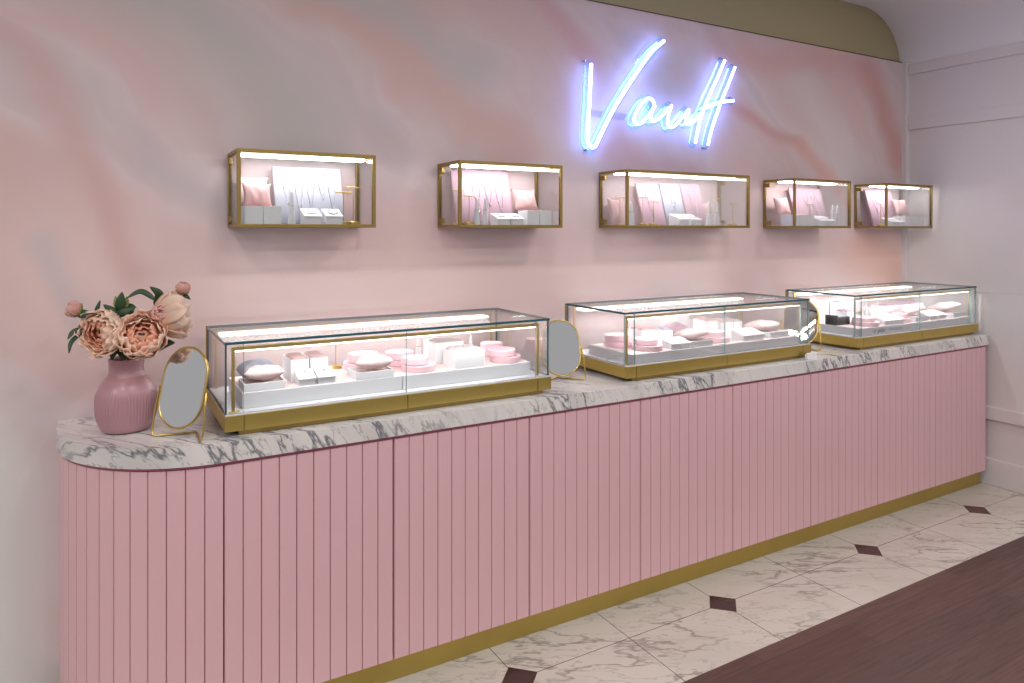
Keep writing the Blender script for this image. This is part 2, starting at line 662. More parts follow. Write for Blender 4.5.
# ------------------------------------------------------------------ glass counter cases
ZM = 0.9405
CASES = []


def pane(name, x0, x1, y0, y1, z0, z1, parent, edge='edge', face='glass'):
    """a glass sheet; its thin sides carry the green glass-edge look"""
    mb = MB(); mb.box(x0, x1, y0, y1, z0, z1)
    d = [x1 - x0, y1 - y0, z1 - z0]
    ax = d.index(min(d))
    mb.bm.faces.ensure_lookup_table()
    mb.bm.normal_update()
    for f in mb.bm.faces:
        f.material_index = 0 if abs(f.normal[ax]) > 0.9 else 1
    return mb.build(name, [M[face], M[edge]], parent)


def glass_case(x0, x1, label, power=1.0):
    W = x1 - x0
    y0, y1 = 2.390, 2.848
    D = y1 - y0
    r = empty('glass_display_case', (x0, y0, ZM), label, 'display case', 'glass cases on the counter')
    # local coordinates: x 0..W, y 0..D, z from the marble
    zb0, zb1 = 0.016, 0.066
    mb = MB(); mb.box(0.045, W - 0.035, 0.012, D - 0.01, 0, zb0 + 0.002, bev=0.001)
    mb.build('plinth', M['brass_dark'], r)
    mb = MB(); mb.box(0.001, W - 0.001, 0.006, D, zb0, zb1 - 0.001)
    mb.build('base', M['brass'], r)
    # brass fascias with seams at the ends and in the middle
    xs = [0.0, 0.059, W / 2, W - 0.065, W]
    for a, b in zip(xs, xs[1:]):
        mb = MB(); mb.box(a + 0.0016, b - 0.0016, 0.0, 0.0055, zb0, zb1, bev=0.0008)
        mb.build('fascia', M['brass'], r)
    mb = MB(); mb.box(0.004, W - 0.004, 0.004, D - 0.002, zb1 - 0.001, zb1 + 0.003)
    mb.build('deck', M['white'], r)
    zg0, zg1 = zb1 + 0.003, 0.290
    t = 0.006
    ys = 0.012
    # front sheets meet at the seams
    for a, b in ((0.004, 0.059), (0.0605, W / 2 - 0.0008), (W / 2 + 0.0008, W - 0.0665), (W - 0.065, W - 0.004)):
        pane('front_glass', a, b, ys, ys + t, zg0, zg1, r, 'edge_light')
    pane('side_glass', 0.004, 0.010, ys + t + 0.0005, D - 0.004, zg0, zg1, r)
    pane('side_glass', W - 0.010, W - 0.004, ys + t + 0.0005, D - 0.004, zg0, zg1, r)
    pane('back_glass', 0.0105, W - 0.0105, D - 0.010, D - 0.004, zg0, zg1, r, 'edge_light')
    pane('top_glass', 0.002, W - 0.002, 0.010, D - 0.002, zg1 + 0.0004, zg1 + 0.0095, r, 'edge', 'glass_top')
    # gold light gantries, front and back
    for yy, tp in ((0.034, 'front'), (D - 0.030, 'back')):
        f = MB()
        zt = 0.268
        f.box(0.026, W - 0.042, yy - 0.005, yy + 0.007, zt, zt + 0.012, bev=0.001)
        f.box(0.026, 0.036, yy - 0.004, yy + 0.004, zg0, zt, bev=0.001)
        f.box(W - 0.050, W - 0.042, yy - 0.004, yy + 0.004, zg0, zt, bev=0.001)
        if tp == 'front':
            f.box(0.018, 0.050, yy - 0.007, yy + 0.007, zg0, zg0 + 0.004, bev=0.001)
        rail = f.build('light_rail', M['gold'], r)
        if tp == 'front':
            l = MB(); l.box(0.038, W - 0.054, yy - 0.003, yy + 0.006, zt - 0.005, zt - 0.0005)
        else:
            l = MB(); l.box(0.038, W - 0.090, yy - 0.062, yy - 0.007, zt - 0.001, zt + 0.010, bev=0.003)
        l.build('led_strip', M['led_case'], rail)
        a = area('case_light', (x0 + W / 2, y0 + (yy if tp == 'front' else yy - 0.035), ZM + zt - 0.007), W - 0.12, (1.5 if tp == 'front' else 1.9) * power, (1.0, 0.98, 0.97), (R(28) if tp == 'front' else R(-12), 0, 0), 0.012 if tp == 'front' else 0.05)
    # gold edge of the wall channel
    for xx in (0.0, W - 0.004):
        f = MB(); f.box(xx, xx + 0.004, D - 0.003, D + 0.006, zb1, zg1 + 0.008)
        f.build('wall_channel', M['brass_dark'], r)
    return r


for (a, b, lab) in ((0.333, 1.565, 'glass display case with brass base beside the flower vase, leftmost of three'),
                    (1.945, 3.163, 'middle glass display case with brass base, between the two framed mirrors without flowers'),
                    (3.538, 4.766, 'glass display case with brass base against the white right wall')):
    CASES.append(glass_case(a, b, lab, 2.1 if a > 3 else (1.6 if a > 1 else 1.1)))
ZD = ZM + 0.0695     # deck level in the cases


# ------------------------------------------------------------------ jewellery props
def riser(x0, x1, y0, y1, h, label):
    r = empty('display_riser', (x0, y0, ZD), label, 'riser', 'white risers in the counter cases')
    W, D = x1 - x0, y1 - y0
    mb = MB(); mb.box(0, W, 0, D, 0, h, bev=0.0015)
    mb.build('body', M['white'], r)
    mb = MB(); mb.box(0.006, W - 0.006, 0.006, D - 0.006, h, h + 0.0012)
    mb.build('suede_top', M['blush'], r)
    return r


def pillow_mesh(w, d, h, n=16, seed=0, pinch=0.14):
    mb = MB()
    rr = random.Random(seed)
    ph = [rr.uniform(0, 6.28) for _ in range(6)]

    def side(sg):
        def fn(a, b):
            u, v = 2 * a - 1, 2 * b - 1
            x = u * (1 - pinch * (1 - u * u) * 0 - pinch * (1 - v * v) * abs(u))
            y = v * (1 - pinch * (1 - u * u) * abs(v))
            e = max(0.0, (1 - u * u) * (1 - v * v))
            z = sg * (e ** 0.38) * h / 2
            z += 0.05 * h * math.sin(5 * u + ph[0]) * math.sin(4 * v + ph[1]) * (e ** 0.5)
            z += 0.03 * h * math.sin(11 * u + 3 * v + ph[2]) * (e ** 0.5)
            return (x * w / 2, y * d / 2, z)
        return fn
    mb.grid(side(1), n, n)
    mb.grid(side(-1), n, n)
    return mb


def cushion(loc, w, d, h, label, mat='cushion', rz=0, rx=0, ry=0, seed=0, group='cushions on trays'):
    mb = pillow_mesh(w, d, h, seed=seed)
    o = mb.build('display_cushion', M[mat], None, smooth=True)
    o.location = loc
    o.rotation_euler = (rx, ry, rz)
    return tag(o, label, 'cushion', group)


def bracelet(loc, r, label, rz=0.0, tilt=0.0, mat='silver', squash=0.7, group='bracelets'):
    root = empty('bracelet', loc, label, 'bracelet', group, rz)
    root.rotation_euler = (tilt, 0, rz)
    mb = MB()
    pts = [(r * math.cos(a), r * squash * math.sin(a), 0) for a in [2 * PI * i / 28 for i in range(28)]]
    mb.tube(pts, 0.0011, 6, closed=True)
    mb.build('chain', M[mat], root, smooth=True)
    mb = MB(); mb.lathe([(0, -0.003), (0.003, -0.001), (0.003, 0.001), (0, 0.003)], 10, c=(0, -r * squash, 0.002))
    mb.build('charm', M['gold'], root, smooth=True)
    return root


def tray(x, y, z, w, d, h, label, rz=0.0):
    """low white open box, lined"""
    r = empty('display_tray', (x, y, z), label, 'tray', 'low white trays under cushions', rz)
    t = 0.004
    mb = MB()
    mb.box(0, w, 0, t, 0, h, bev=0.0007)
    mb.box(0, w, d - t, d, 0, h, bev=0.0007)
    mb.box(0, t, t, d - t, 0, h, bev=0.0007)
    mb.box(w - t, w, t, d - t, 0, h, bev=0.0007)
    mb.box(t, w - t, t, d - t, 0, 0.004)
    mb.build('box', M['white'], r)
    mb = MB(); mb.box(t + 0.0005, w - t - 0.0005, t + 0.0005, d - t - 0.0005, 0.0042, h * 0.72)
    mb.build('liner', M['blush'], r)
    return r


def tall_box(x, y, z, w, d, h, label, rolls=2, mat='cushion_rose', group='tall white boxes with padded rolls', rz=0.0):
    """upright white box holding padded rolls"""
    r = empty('bracelet_box', (x, y, z), label, 'display box', group, rz)
    t = 0.0025
    mb = MB()
    mb.box(0, w, 0, t, 0, h, bev=0.0005)
    mb.box(0, w, d - t, d, 0, h, bev=0.0005)
    mb.box(0, t, t, d - t, 0, h, bev=0.0005)
    mb.box(w - t, w, t, d - t, 0, h, bev=0.0005)
    mb.box(t, w - t, t, d - t, 0, h * 0.8)
    mb.build('box', M['whitepaper'], r)
    dd = (d - 2 * t) / rolls
    for i in range(rolls):
        yc = t + dd * (i + 0.5)
        mb = MB()

        def fn(a, b, yc=yc):
            u = 2 * a - 1
            th = PI * b
            e = max(0.0, 1 - abs(u) ** 5) ** 0.35
            hh = 0.024 + (0.0 if rolls > 1 else -0.010)
            return (w / 2 + u * (w / 2 - t - 0.001), yc - math.cos(th) * dd * 0.48, h * 0.82 + hh * (0.35 + 0.65 * e) * math.sin(th) ** 0.7)
        mb.grid(fn, 14, 12)
        mb.build('padded_roll', M[mat], r, smooth=True)
    return r


def slant_pad(x, y, z, w, d, h, label, studs='hoop', group='slanted white pads', mat='whitepaper', rz=0.0):
    """small block with a slab tilted towards the customer"""
    r = empty('slanted_display_pad', (x, y, z), label, 'display pad', group, rz)
    mb = MB()
    mb.prism([(0.0, 0), (d * 0.92, 0), (d * 0.92, h * 0.86), (0.0, h * 0.42)], 0.002, w - 0.002, axis='x')
    mb.build('block', M['white'], r)
    ang = math.atan2(h * 0.44, d * 0.92)
    rot = Matrix.Rotation(ang, 3, 'X')
    mb = MB()
    L = d / math.cos(ang)
    mb.box(0, w, -L / 2, L / 2, -0.003, 0.003, bev=0.001, rot=None)
    mt = Matrix.Translation((0, d * 0.45 - 0.002, h * 0.64 + 0.004)) @ rot.to_4x4()
    mb.move(mt)
    mb.build('slab', M[mat], r)
    if studs == 'hoop':
        mb = MB()
        pts = [(w / 2 + w * 0.27 * math.cos(a), L * 0.20 * math.sin(a) - L * 0.05, 0.006) for a in [PI + PI * k / 12 for k in range(13)]]
        mb.tube(pts, 0.0022, 6)
        mb.move(mt)
        mb.build('bangle', M['silver'], r, smooth=True)
        for sx in (-1, 1):
            mb = MB(); mb.lathe([(0, 0), (0.0032, 0.001), (0.0028, 0.004), (0, 0.005)], 10, c=(w / 2 + sx * w * 0.13, L * 0.16, 0.003))
            mb.move(mt)
            mb.build('ear_stud', M['silver'], r, smooth=True)
    else:
        mb = MB(); mb.lathe([(0.002, 0), (0.004, 0.001), (0.0035, 0.004), (0, 0.005)], 10, c=(w * 0.5, L * 0.12, 0.003))
        mb.move(mt)
        mb.build('ear_stud', M['silver'], r, smooth=True)
    return r


def disc(x, y, z, rad, h, label):
    mb = MB()
    b = 0.002
    mb.lathe([(0, 0), (rad - b, 0), (rad, b), (rad, h - b), (rad - b, h), (rad - 0.006, h), (rad - 0.0075, h - 0.0012), (0, h - 0.0012)], 56)
    o = mb.build('round_display_box', M['disc'], None, auto=40)
    o.location = (x, y, z)
    return tag(o, label, 'round box', 'round pale pink boxes stacked in pairs')


def disc_pair(x, y, z, where, dx=0.0, dy=0.0, r1=0.066, r2=0.051, h1=0.024, h2=0.026):
    disc(x, y, z, r1, h1, 'wider lower pink round box ' + where)
    disc(x + dx, y + dy, z + h1 + 0.0003, r2, h2, 'smaller upper pink round box ' + where)


def t_stand(x, y, z, h, bw, label, base=0.022, group='gold T bar earring stands', rz=0.0, ears=True):
    r = empty('earring_stand', (x, y, z), label, 'earring stand', group, rz)
    mb = MB(); mb.lathe([(0, 0), (base, 0), (base, 0.010), (base - 0.002, 0.012), (0, 0.012)], 28)
    mb.build('base', M['gold'], r, auto=40)
    mb = MB(); mb.lathe([(0.0018, 0.011), (0.0018, h)], 10)
    mb.build('pole', M['gold'], r, smooth=True)
    mb = MB(); mb.tube([(-bw / 2, 0, h), (bw / 2, 0, h)], 0.0028, 10)
    mb.build('crossbar', M['gold'], r, auto=50)
    if ears:
        for sx in (-1, 1):
            mb = MB()
            c = Vector((sx * bw * 0.33, -0.0035, h - 0.008))
            mb.tube([(c.x + 0.006 * math.cos(a), c.y, c.z + 0.007 * math.sin(a)) for a in [2 * PI * k / 14 for k in range(14)]], 0.0009, 6, closed=True)
            mb.build('earring', M['gold'], r, smooth=True)
    return r


def ring_cone(x, y, z, h, label, rad=0.015, ring=True, group='white ring cones'):
    r = empty('ring_cone', (x, y, z), label, 'ring cone', group)
    prof = [(0, 0), (rad, 0), (rad, 0.002)]
    for k in range(1, 9):
        s = k / 9
        prof.append((rad * (1 - 0.62 * s - 0.15 * s * s), h * s))
    prof += [(rad * 0.16, h * 0.985), (0, h)]
    mb = MB(); mb.lathe(prof, 24)
    mb.build('cone', M['white'], r, auto=50)
    if ring:
        zz = h * 0.55
        rr = rad * (1 - 0.62 * 0.55 - 0.045) + 0.001
        mb = MB(); mb.tube([(rr * math.cos(a), rr * math.sin(a), zz) for a in [2 * PI * k / 20 for k in range(20)]], 0.0013, 6, closed=True)
        mb.build('ring', M['gold'], r, smooth=True)
    return r


def board(x0, x1, z0, z1, label, mat='board_white', yb=2.80, yt=2.868, narrow=0.0, rz=0.0):
    """tall padded board leaning against the wall"""
    t = 0.012
    ang = math.atan2(yt - yb, z1 - z0)
    w = x1 - x0
    L = math.hypot(yt - yb, z1 - z0)
    mb = MB()
    mb.box(-w / 2, w / 2, -t / 2, t / 2, 0.0, L, bev=0.003)
    for v in mb.bm.verts:
        v.co.x *= 1 - narrow * v.co.z / L
    mb.move(Matrix.Rotation(-ang, 4, 'X'))
    o = mb.build('necklace_board', M[mat], None, auto=40)
    o.location = ((x0 + x1) / 2, yb, z0 + 0.002)
    o.rotation_euler = (0, 0, rz)
    tag(o, label, 'necklace board', 'leaning necklace boards')
    return o, ang, L


def necklace(bd, u, top, drop, width, label, mat='silver'):
    """V-shaped chain with a pendant lying on a leaning board; u across, top/drop along the board"""
    o, ang, L = bd
    r = empty('necklace', (0, 0, 0), label, 'necklace', 'necklaces on boards')
    r.matrix_world = Matrix.Translation(o.location) @ Matrix.Rotation(o.rotation_euler.z, 4, 'Z') @ Matrix.Rotation(-ang, 4, 'X')
    y = -0.0078
    pts = catmull([(u - width / 2, y, top), (u - width * 0.36, y, top - drop * 0.45), (u - width * 0.1, y, top - drop * 0.93), (u, y, top - drop), (u + width * 0.1, y, top - drop * 0.93), (u + width * 0.36, y, top - drop * 0.45), (u + width / 2, y, top)], 5)
    mb = MB(); mb.tube(pts, 0.0012, 5)
    mb.build('chain', M[mat], r, smooth=True)
    mb = MB(); mb.lathe([(0, -0.006), (0.003, -0.004), (0.0042, 0.0), (0.003, 0.004), (0, 0.006)], 10, c=(u, y - 0.0025, top - drop - 0.004))
    mb.build('pendant', M[mat], r, smooth=True)
    return r


# ---- left counter case
ZP1 = ZD + 0.052
riser(0.398, 0.953, 2.456, 2.745, 0.0508, 'white riser at the left end of the left glass case')
riser(0.957, 1.506, 2.456, 2.745, 0.0508, 'white riser at the right end of the left glass case')
tray(0.404, 2.462, ZP1, 0.134, 0.110, 0.026, 'low white tray at the far left end of the left glass case')
cushion((0.476, 2.518, ZP1 + 0.050), 0.135, 0.105, 0.050, 'blush cushion lying on the far left tray of the left glass case', rz=R(-6), rx=R(-8), seed=1)
cushion((0.475, 2.632, ZP1 + 0.039), 0.128, 0.100, 0.074, 'white cushion behind the far left tray of the left glass case', 'board_white', rz=R(4), seed=2)
tall_box(0.572, 2.535, ZP1, 0.062, 0.135, 0.078, 'left tall white box of padded rolls behind two slanted pads, left glass case')
tall_box(0.640, 2.535, ZP1, 0.062, 0.135, 0.078, 'right tall white box of padded rolls behind two slanted pads, left glass case')
slant_pad(0.580, 2.462, ZP1, 0.060, 0.068, 0.046, 'left slanted white pad before the tall boxes in the left glass case', 'stud')
slant_pad(0.646, 2.462, ZP1, 0.063, 0.068, 0.046, 'right slanted white pad before the tall boxes in the left glass case', 'stud')
t_stand(0.782, 2.715, ZP1, 0.10, 0.07, 'gold earring stand behind the slanted pads of the left glass case', 0.024)
disc_pair(0.872, 2.666, ZP1, 'behind the middle cushion, left case', dx=0.004, dy=0.004, r1=0.072, r2=0.058, h1=0.026, h2=0.030)
tray(0.782, 2.458, ZP1, 0.140, 0.110, 0.026, 'low white tray in the middle of the left glass case')
cushion((0.862, 2.512, ZP1 + 0.051), 0.138, 0.110, 0.052, 'blush grey cushion on the middle tray of the left glass case', 'cushion', rz=R(-12), rx=R(-9), seed=3)
disc_pair(1.028, 2.672, ZP1, 'in the rear pair by the left case seam', dx=-0.002, dy=0.002, r1=0.062, r2=0.056)
disc_pair(1.046, 2.527, ZP1, 'in the front pair by the left case seam', dx=-0.012, dy=0.004)
tall_box(1.150, 2.600, ZP1, 0.125, 0.120, 0.082, 'rear tall white box with grey pads in the left glass case', mat='cushion_grey')
tall_box(1.172, 2.462, ZP1, 0.127, 0.115, 0.064, 'nearer white box with grey pads right of the round boxes, left glass case', mat='cushion_grey')
bracelet((1.225, 2.535, ZP1 + 0.075), 0.028, 'thin silver bracelet lying on the nearer grey padded box, left glass case', R(20))
ring_cone(1.115, 2.690, ZP1, 0.110, 'white ring cone left of the rear tall box, left glass case')
ring_cone(1.318, 2.625, ZP1, 0.105, 'white ring cone right of the rear tall box, left glass case')
disc_pair(1.425, 2.520, ZP1, 'in the front pair, left case right end', dx=-0.014, dy=0.006, r1=0.062, r2=0.056)
disc_pair(1.448, 2.680, ZP1, 'in the rear pair, left case right end', r1=0.056, r2=0.048)

# ---- middle counter case
ZP2 = ZD + 0.042
riser(2.000, 2.541, 2.412, 2.735, 0.0408, 'white riser at the left end of the middle glass case')
riser(2.547, 3.090, 2.412, 2.735, 0.0408, 'white riser at the right end of the middle glass case')
disc_pair(2.098, 2.640, ZP2, 'in the rear pair, middle case left end', dx=0.006, dy=0.01, r1=0.066, r2=0.060)
disc_pair(2.150, 2.490, ZP2, 'in the front pair, middle case left end', dx=-0.004, dy=0.006, r1=0.070, r2=0.056)
tall_box(2.190, 2.572, ZP2, 0.062, 0.110, 0.072, 'leftmost tall white box with rose rolls in the middle glass case')
tall_box(2.256, 2.572, ZP2, 0.062, 0.110, 0.066, 'second tall white box with rose rolls from the left, middle glass case')
tall_box(2.322, 2.572, ZP2, 0.060, 0.110, 0.060, 'third tall white box from the left, shortest, middle glass case', mat='board_white')
slant_pad(2.236, 2.425, ZP2, 0.058, 0.072, 0.044, 'left slanted white pad in the left half of the middle glass case', 'stud')
slant_pad(2.298, 2.425, ZP2, 0.058, 0.072, 0.044, 'right slanted white pad in the left half of the middle glass case', 'stud')
tray(2.362, 2.420, ZP2, 0.130, 0.110, 0.026, 'low white tray left of the glass seam in the middle glass case')
cushion((2.428, 2.498, ZP2 + 0.048), 0.150, 0.115, 0.050, 'blush cushion tipped up on the tray left of the middle seam', 'cushion', rz=R(-22), rx=R(-10), ry=R(-4), seed=4)
cushion((2.455, 2.632, ZP2 + 0.042), 0.130, 0.110, 0.080, 'pale cushion behind the tipped cushion in the middle glass case', 'board_pink', rz=R(3), seed=5)
disc_pair(2.600, 2.500, ZP2, 'under the glass seam of the middle glass case', dx=-0.006, dy=0.01, r1=0.064, r2=0.055)
tall_box(2.660, 2.610, ZP2, 0.066, 0.110, 0.080, 'left tall white box with rolls in the right half of the middle glass case')
tall_box(2.730, 2.595, ZP2, 0.088, 0.110, 0.070, 'middle tall white box with rolls in the right half of the middle glass case')
tall_box(2.822, 2.595, ZP2, 0.062, 0.110, 0.068, 'right tall white box with rolls in the right half of the middle glass case', mat='cushion_grey')
slant_pad(2.712, 2.432, ZP2, 0.070, 0.085, 0.050, 'left slanted white pad in the right half of the middle glass case', 'stud')
slant_pad(2.790, 2.432, ZP2, 0.070, 0.085, 0.050, 'right slanted white pad in the right half of the middle glass case', 'stud')
tray(2.900, 2.428, ZP2, 0.140, 0.120, 0.028, 'low white tray at the right end of the middle glass case')
cushion((2.945, 2.522, ZP2 + 0.051), 0.165, 0.125, 0.052, 'blush cushion on the tray at the right end of the middle glass case', 'cushion', rz=R(8), rx=R(-6), seed=6)
t_stand(2.985, 2.690, ZP2, 0.12, 0.05, 'gold earring stand at the back of the middle glass case', 0.018)

# ---- right counter case
riser(3.600, 4.158, 2.412, 2.690, 0.0408, 'white riser with printed lettering, left in the right glass case')
riser(4.162, 4.712, 2.412, 2.690, 0.0408, 'plain white riser at the right end of the right glass case')
# black stand with a T wire
bl = empty('black_price_stand', (3.600, 2.560, ZP2), 'black box stand with thin upright wire in the right glass case', 'stand')
mb = MB(); mb.box(0.006, 0.126, 0.0, 0.075, 0.0, 0.046, bev=0.002)
mb.box(0.006, 0.022, -0.0005, 0.0755, 0.046, 0.056, bev=0.002)
mb.build('box', M['black'], bl)
mb = MB(); mb.box(0.022, 0.120, 0.006, 0.070, 0.046, 0.051, bev=0.001)
mb.build('pad', M['board_white'], bl)
mb = MB(); mb.tube([(0.013, 0.05, 0.05), (0.013, 0.05, 0.128), (0.013, 0.02, 0.134), (0.03, 0.0, 0.136)], 0.0022, 8)
mb.build('wire', M['black'], bl, auto=40)
disc_pair(3.760, 2.487, ZP2, 'at the front left corner of the right glass case', dx=-0.006, dy=0.006, r1=0.072, r2=0.062, h1=0.024, h2=0.024)
wb = tall_box(3.735, 2.585, ZP2, 0.070, 0.085, 0.066, 'white padded box with a wire loop beside the black stand, right glass case', mat='board_pink')
mb = MB(); mb.tube(catmull([(0.020, 0.04, 0.066), (0.026, 0.04, 0.092), (0.036, 0.04, 0.098), (0.046, 0.04, 0.092), (0.052, 0.04, 0.066)], 5), 0.0016, 6)
mb.build('wire_loop', M['brass_dark'], wb, smooth=True)
t_stand(3.840, 2.585, ZP2, 0.058, 0.070, 'low gold bar stand behind the front round boxes, right glass case', 0.015, ears=False)
ring_cone(3.872, 2.560, ZP2, 0.112, 'leftmost white ring cone in the right glass case', ring=False, rad=0.012)
ring_cone(4.020, 2.655, ZP2, 0.112, 'second white ring cone from the left in the right glass case', ring=False, rad=0.014)
ring_cone(4.062, 2.612, ZP2, 0.112, 'third white ring cone from the left in the right glass case', ring=False, rad=0.014)
for k, (x, w) in enumerate(((3.850, 0.062), (3.916, 0.060), (3.980, 0.056))):
    slant_pad(x, 2.428, ZP2, w, 0.080, 0.048, ('leftmost', 'middle', 'rightmost')[k] + ' of three slanted pads above the lettering, right glass case', 'stud')
disc_pair(4.090, 2.480, ZP2, 'beside the three slanted pads in the right glass case', dx=-0.004, dy=0.004, r1=0.050, r2=0.042)
tray(4.146, 2.424, ZP2, 0.130, 0.115, 0.028, 'low white tray below the glass seam of the right glass case')
cushion((4.200, 2.505, ZP2 + 0.058), 0.170, 0.125, 0.056, 'peach cushion on the tray below the seam of the right glass case', 'cushion', rz=R(-10), rx=R(-8), ry=R(-8), seed=7)
slant_pad(4.305, 2.432, ZP2, 0.085, 0.085, 0.046, 'left slanted white pad between the two peach cushions, right glass case', 'stud')
slant_pad(4.402, 2.432, ZP2, 0.085, 0.085, 0.046, 'right slanted white pad between the two peach cushions, right glass case', 'stud')
tray(4.548, 2.424, ZP2, 0.140, 0.115, 0.028, 'low white tray at the right end of the right glass case')
cushion((4.590, 2.505, ZP2 + 0.058), 0.180, 0.125, 0.056, 'peach cushion at the right end of the right glass case', 'cushion', rz=R(-6), rx=R(-8), ry=R(-6), seed=8)
for k, x in enumerate((4.120, 4.250, 4.380)):
    tall_box(x, 2.585, ZP2, 0.125, 0.100, 0.080, ('left', 'middle', 'right')[k] + ' white padded box in the back row of the right glass case', mat='board_pink')


# lettering printed on the riser front
def lettering(txt, size, x, z, mat, name, label, shear=0.2, bold=0.0):
    cu = bpy.data.curves.new(name, 'FONT')
    cu.body = txt
    cu.size = size
    cu.shear = shear
    cu.extrude = 0.0004
    cu.offset = bold
    tmp = bpy.data.objects.new('tmp', cu)
    col.objects.link(tmp)
    dg = bpy.context.evaluated_depsgraph_get()
    me = bpy.data.meshes.new_from_object(tmp.evaluated_get(dg))
    bpy.data.objects.remove(tmp)
    me.materials.clear()
    me.materials.append(M[mat])
    return me


RIS = [o for o in bpy.data.objects if o.name.startswith('display_riser') and 'lettering' in o['label']][0]
for txt, size, dx, dz, mat, b in (('peller', 0.036, 0.172, 0.012, 'ink', 0.0006), ('Fashion & Gold', 0.021, 0.278, 0.016, 'ink_light', 0.0)):
    me = lettering(txt, size, dx, dz, mat, 'lettering', '', 0.25, b)
    o = bpy.data.objects.new('lettering', me)
    col.objects.link(o)
    o.parent = RIS
    o.location = (dx - 0.02, -0.0006, dz - 0.002)
    o.rotation_euler = (R(90), 0, 0)
mb = MB()
mb.lathe([(0, -0.0004), (0.008, -0.0004), (0.008, 0.0004), (0, 0.0004)], 20)
mb.box(0.004, 0.013, 0.004, 0.011, -0.0004, 0.0004)
o = mb.build('emblem', M['ink_light'], RIS)
o.location = (0.128, -0.0006, 0.017)
o.rotation_euler = (R(90), 0, 0)


# ------------------------------------------------------------------ wall boxes
ZW0, ZW1 = 1.605, 1.889
YF, YBk = 2.677, WY - 0.001


def wall_box(x0, x1, label, right_clip=False):
    W, D, H = x1 - x0, YBk - YF, ZW1 - ZW0
    r = empty('wall_display_box', (x0, YF, ZW0), label, 'wall display box', 'gold framed glass boxes on the wall')
    s = 0.013
    f = MB()
    for (y, z) in ((0, 0), (0, H - s), (D - s, 0), (D - s, H - s)):
        f.box(0, W, y, y + s, z, z + s, bev=0.001)
    for x in (0, W - s):
        for y in (0, D - s):
            f.box(x, x + s, y, y + s, s, H - s, bev=0.001)
        for z in (0, H - s):
            f.box(x, x + s, s, D - s, z, z + s, bev=0.001)
    f.build('frame', M['brass_dark'], r)
    g = 0.004
    pane('front_glass', s, W - s, 0.005, 0.005 + g, s, H - s, r, 'edge_light')
    pane('side_glass', 0.004, 0.004 + g, s, D - s, s, H - s, r, 'edge_light')
    pane('side_glass', W - 0.008, W - 0.004, s, D - s, s, H - s, r, 'edge_light')
    pane('floor_glass', s, W - s, s, D - s, 0.006, 0.0125, r, 'edge_light')
    mb = MB(); mb.box(s, W - s, s, D - s, H - s + 0.002, H - 0.003)
    mb.build('roof_panel', M['brass_dark'], r)
    mb = MB(); mb.box(s + 0.006, W - s - 0.006, 0.080, 0.130, H - s - 0.006, H - s + 0.0015, bev=0.002)
    mb.build('led_strip', M['led'], r)
    for z in (s + 0.006, H - s - 0.030):
        mb = MB(); mb.box(-0.001, 0.010, D - s - 0.036, D - s + 0.002, z, z + 0.024, bev=0.0015)
        mb.build('hinge', M['brass_dark'], r)
        if right_clip:
            mb = MB(); mb.box(W - 0.010, W + 0.001, D - s - 0.036, D - s + 0.002, z, z + 0.024, bev=0.0015)
            mb.build('hinge', M['brass_dark'], r)
    return r


BX = ((0.416, 0.930), (1.292, 1.813), (2.185, 3.034), (3.396, 3.907), (4.263, 4.772))
BL = ('gold framed glass wall box with one wide white necklace board, above the left case',
      'gold framed glass wall box with pink board and cushion, second from left',
      'widest gold framed glass wall box, under the neon sign',
      'gold framed glass wall box, fourth from left, cushion at its left side',
      'gold framed glass wall box nearest the white right wall')
for (a, b), l in zip(BX, BL):
    wall_box(a, b, l, right_clip=(b - a > 0.6))
ZI = ZW0 + 0.0130


# Box 1
tall_box(0.447, 2.712, ZI, 0.064, 0.075, 0.066, 'left white box of the pair in the leftmost wall box', rolls=1, mat='cushion_rose')
tall_box(0.513, 2.712, ZI, 0.064, 0.075, 0.066, 'right white box of the pair in the leftmost wall box', rolls=1, mat='cushion_rose')
cushion((0.506, 2.800, ZI + 0.108), 0.108, 0.100, 0.044, 'rose cushion propped behind the white boxes in the leftmost wall box', 'cushion_rose', rx=R(72), seed=11, group='cushions propped in wall boxes')
cushion((0.500, 2.862, ZI + 0.128), 0.125, 0.120, 0.040, 'pale pink cushion behind the rose cushion in the leftmost wall box', 'cushion', rx=R(80), seed=12, group='cushions propped in wall boxes')
b1 = board(0.575, 0.842, ZI, 1.842, 'wide white necklace board leaning in the leftmost wall box')
for k, (u, dr) in enumerate(((-0.085, 0.12), (-0.040, 0.165), (0.005, 0.14), (0.052, 0.10), (0.090, 0.15))):
    necklace(b1, u, 0.205, dr, 0.035, ('first', 'second', 'third', 'fourth', 'fifth')[k] + ' silver necklace from the left on the wide white board, leftmost wall box')
ring_cone(0.622, 2.745, ZI, 0.128, 'white ring cone before the wide white board, leftmost wall box')
slant_pad(0.660, 2.715, ZI, 0.068, 0.070, 0.062, 'left slanted bracelet pad in the leftmost wall box')
slant_pad(0.742, 2.715, ZI, 0.068, 0.070, 0.062, 'right slanted bracelet pad in the leftmost wall box')
t_stand(0.822, 2.748, ZI, 0.126, 0.062, 'shorter front gold earring stand in the leftmost wall box')
t_stand(0.868, 2.768, ZI, 0.148, 0.062, 'taller rear gold earring stand in the leftmost wall box')

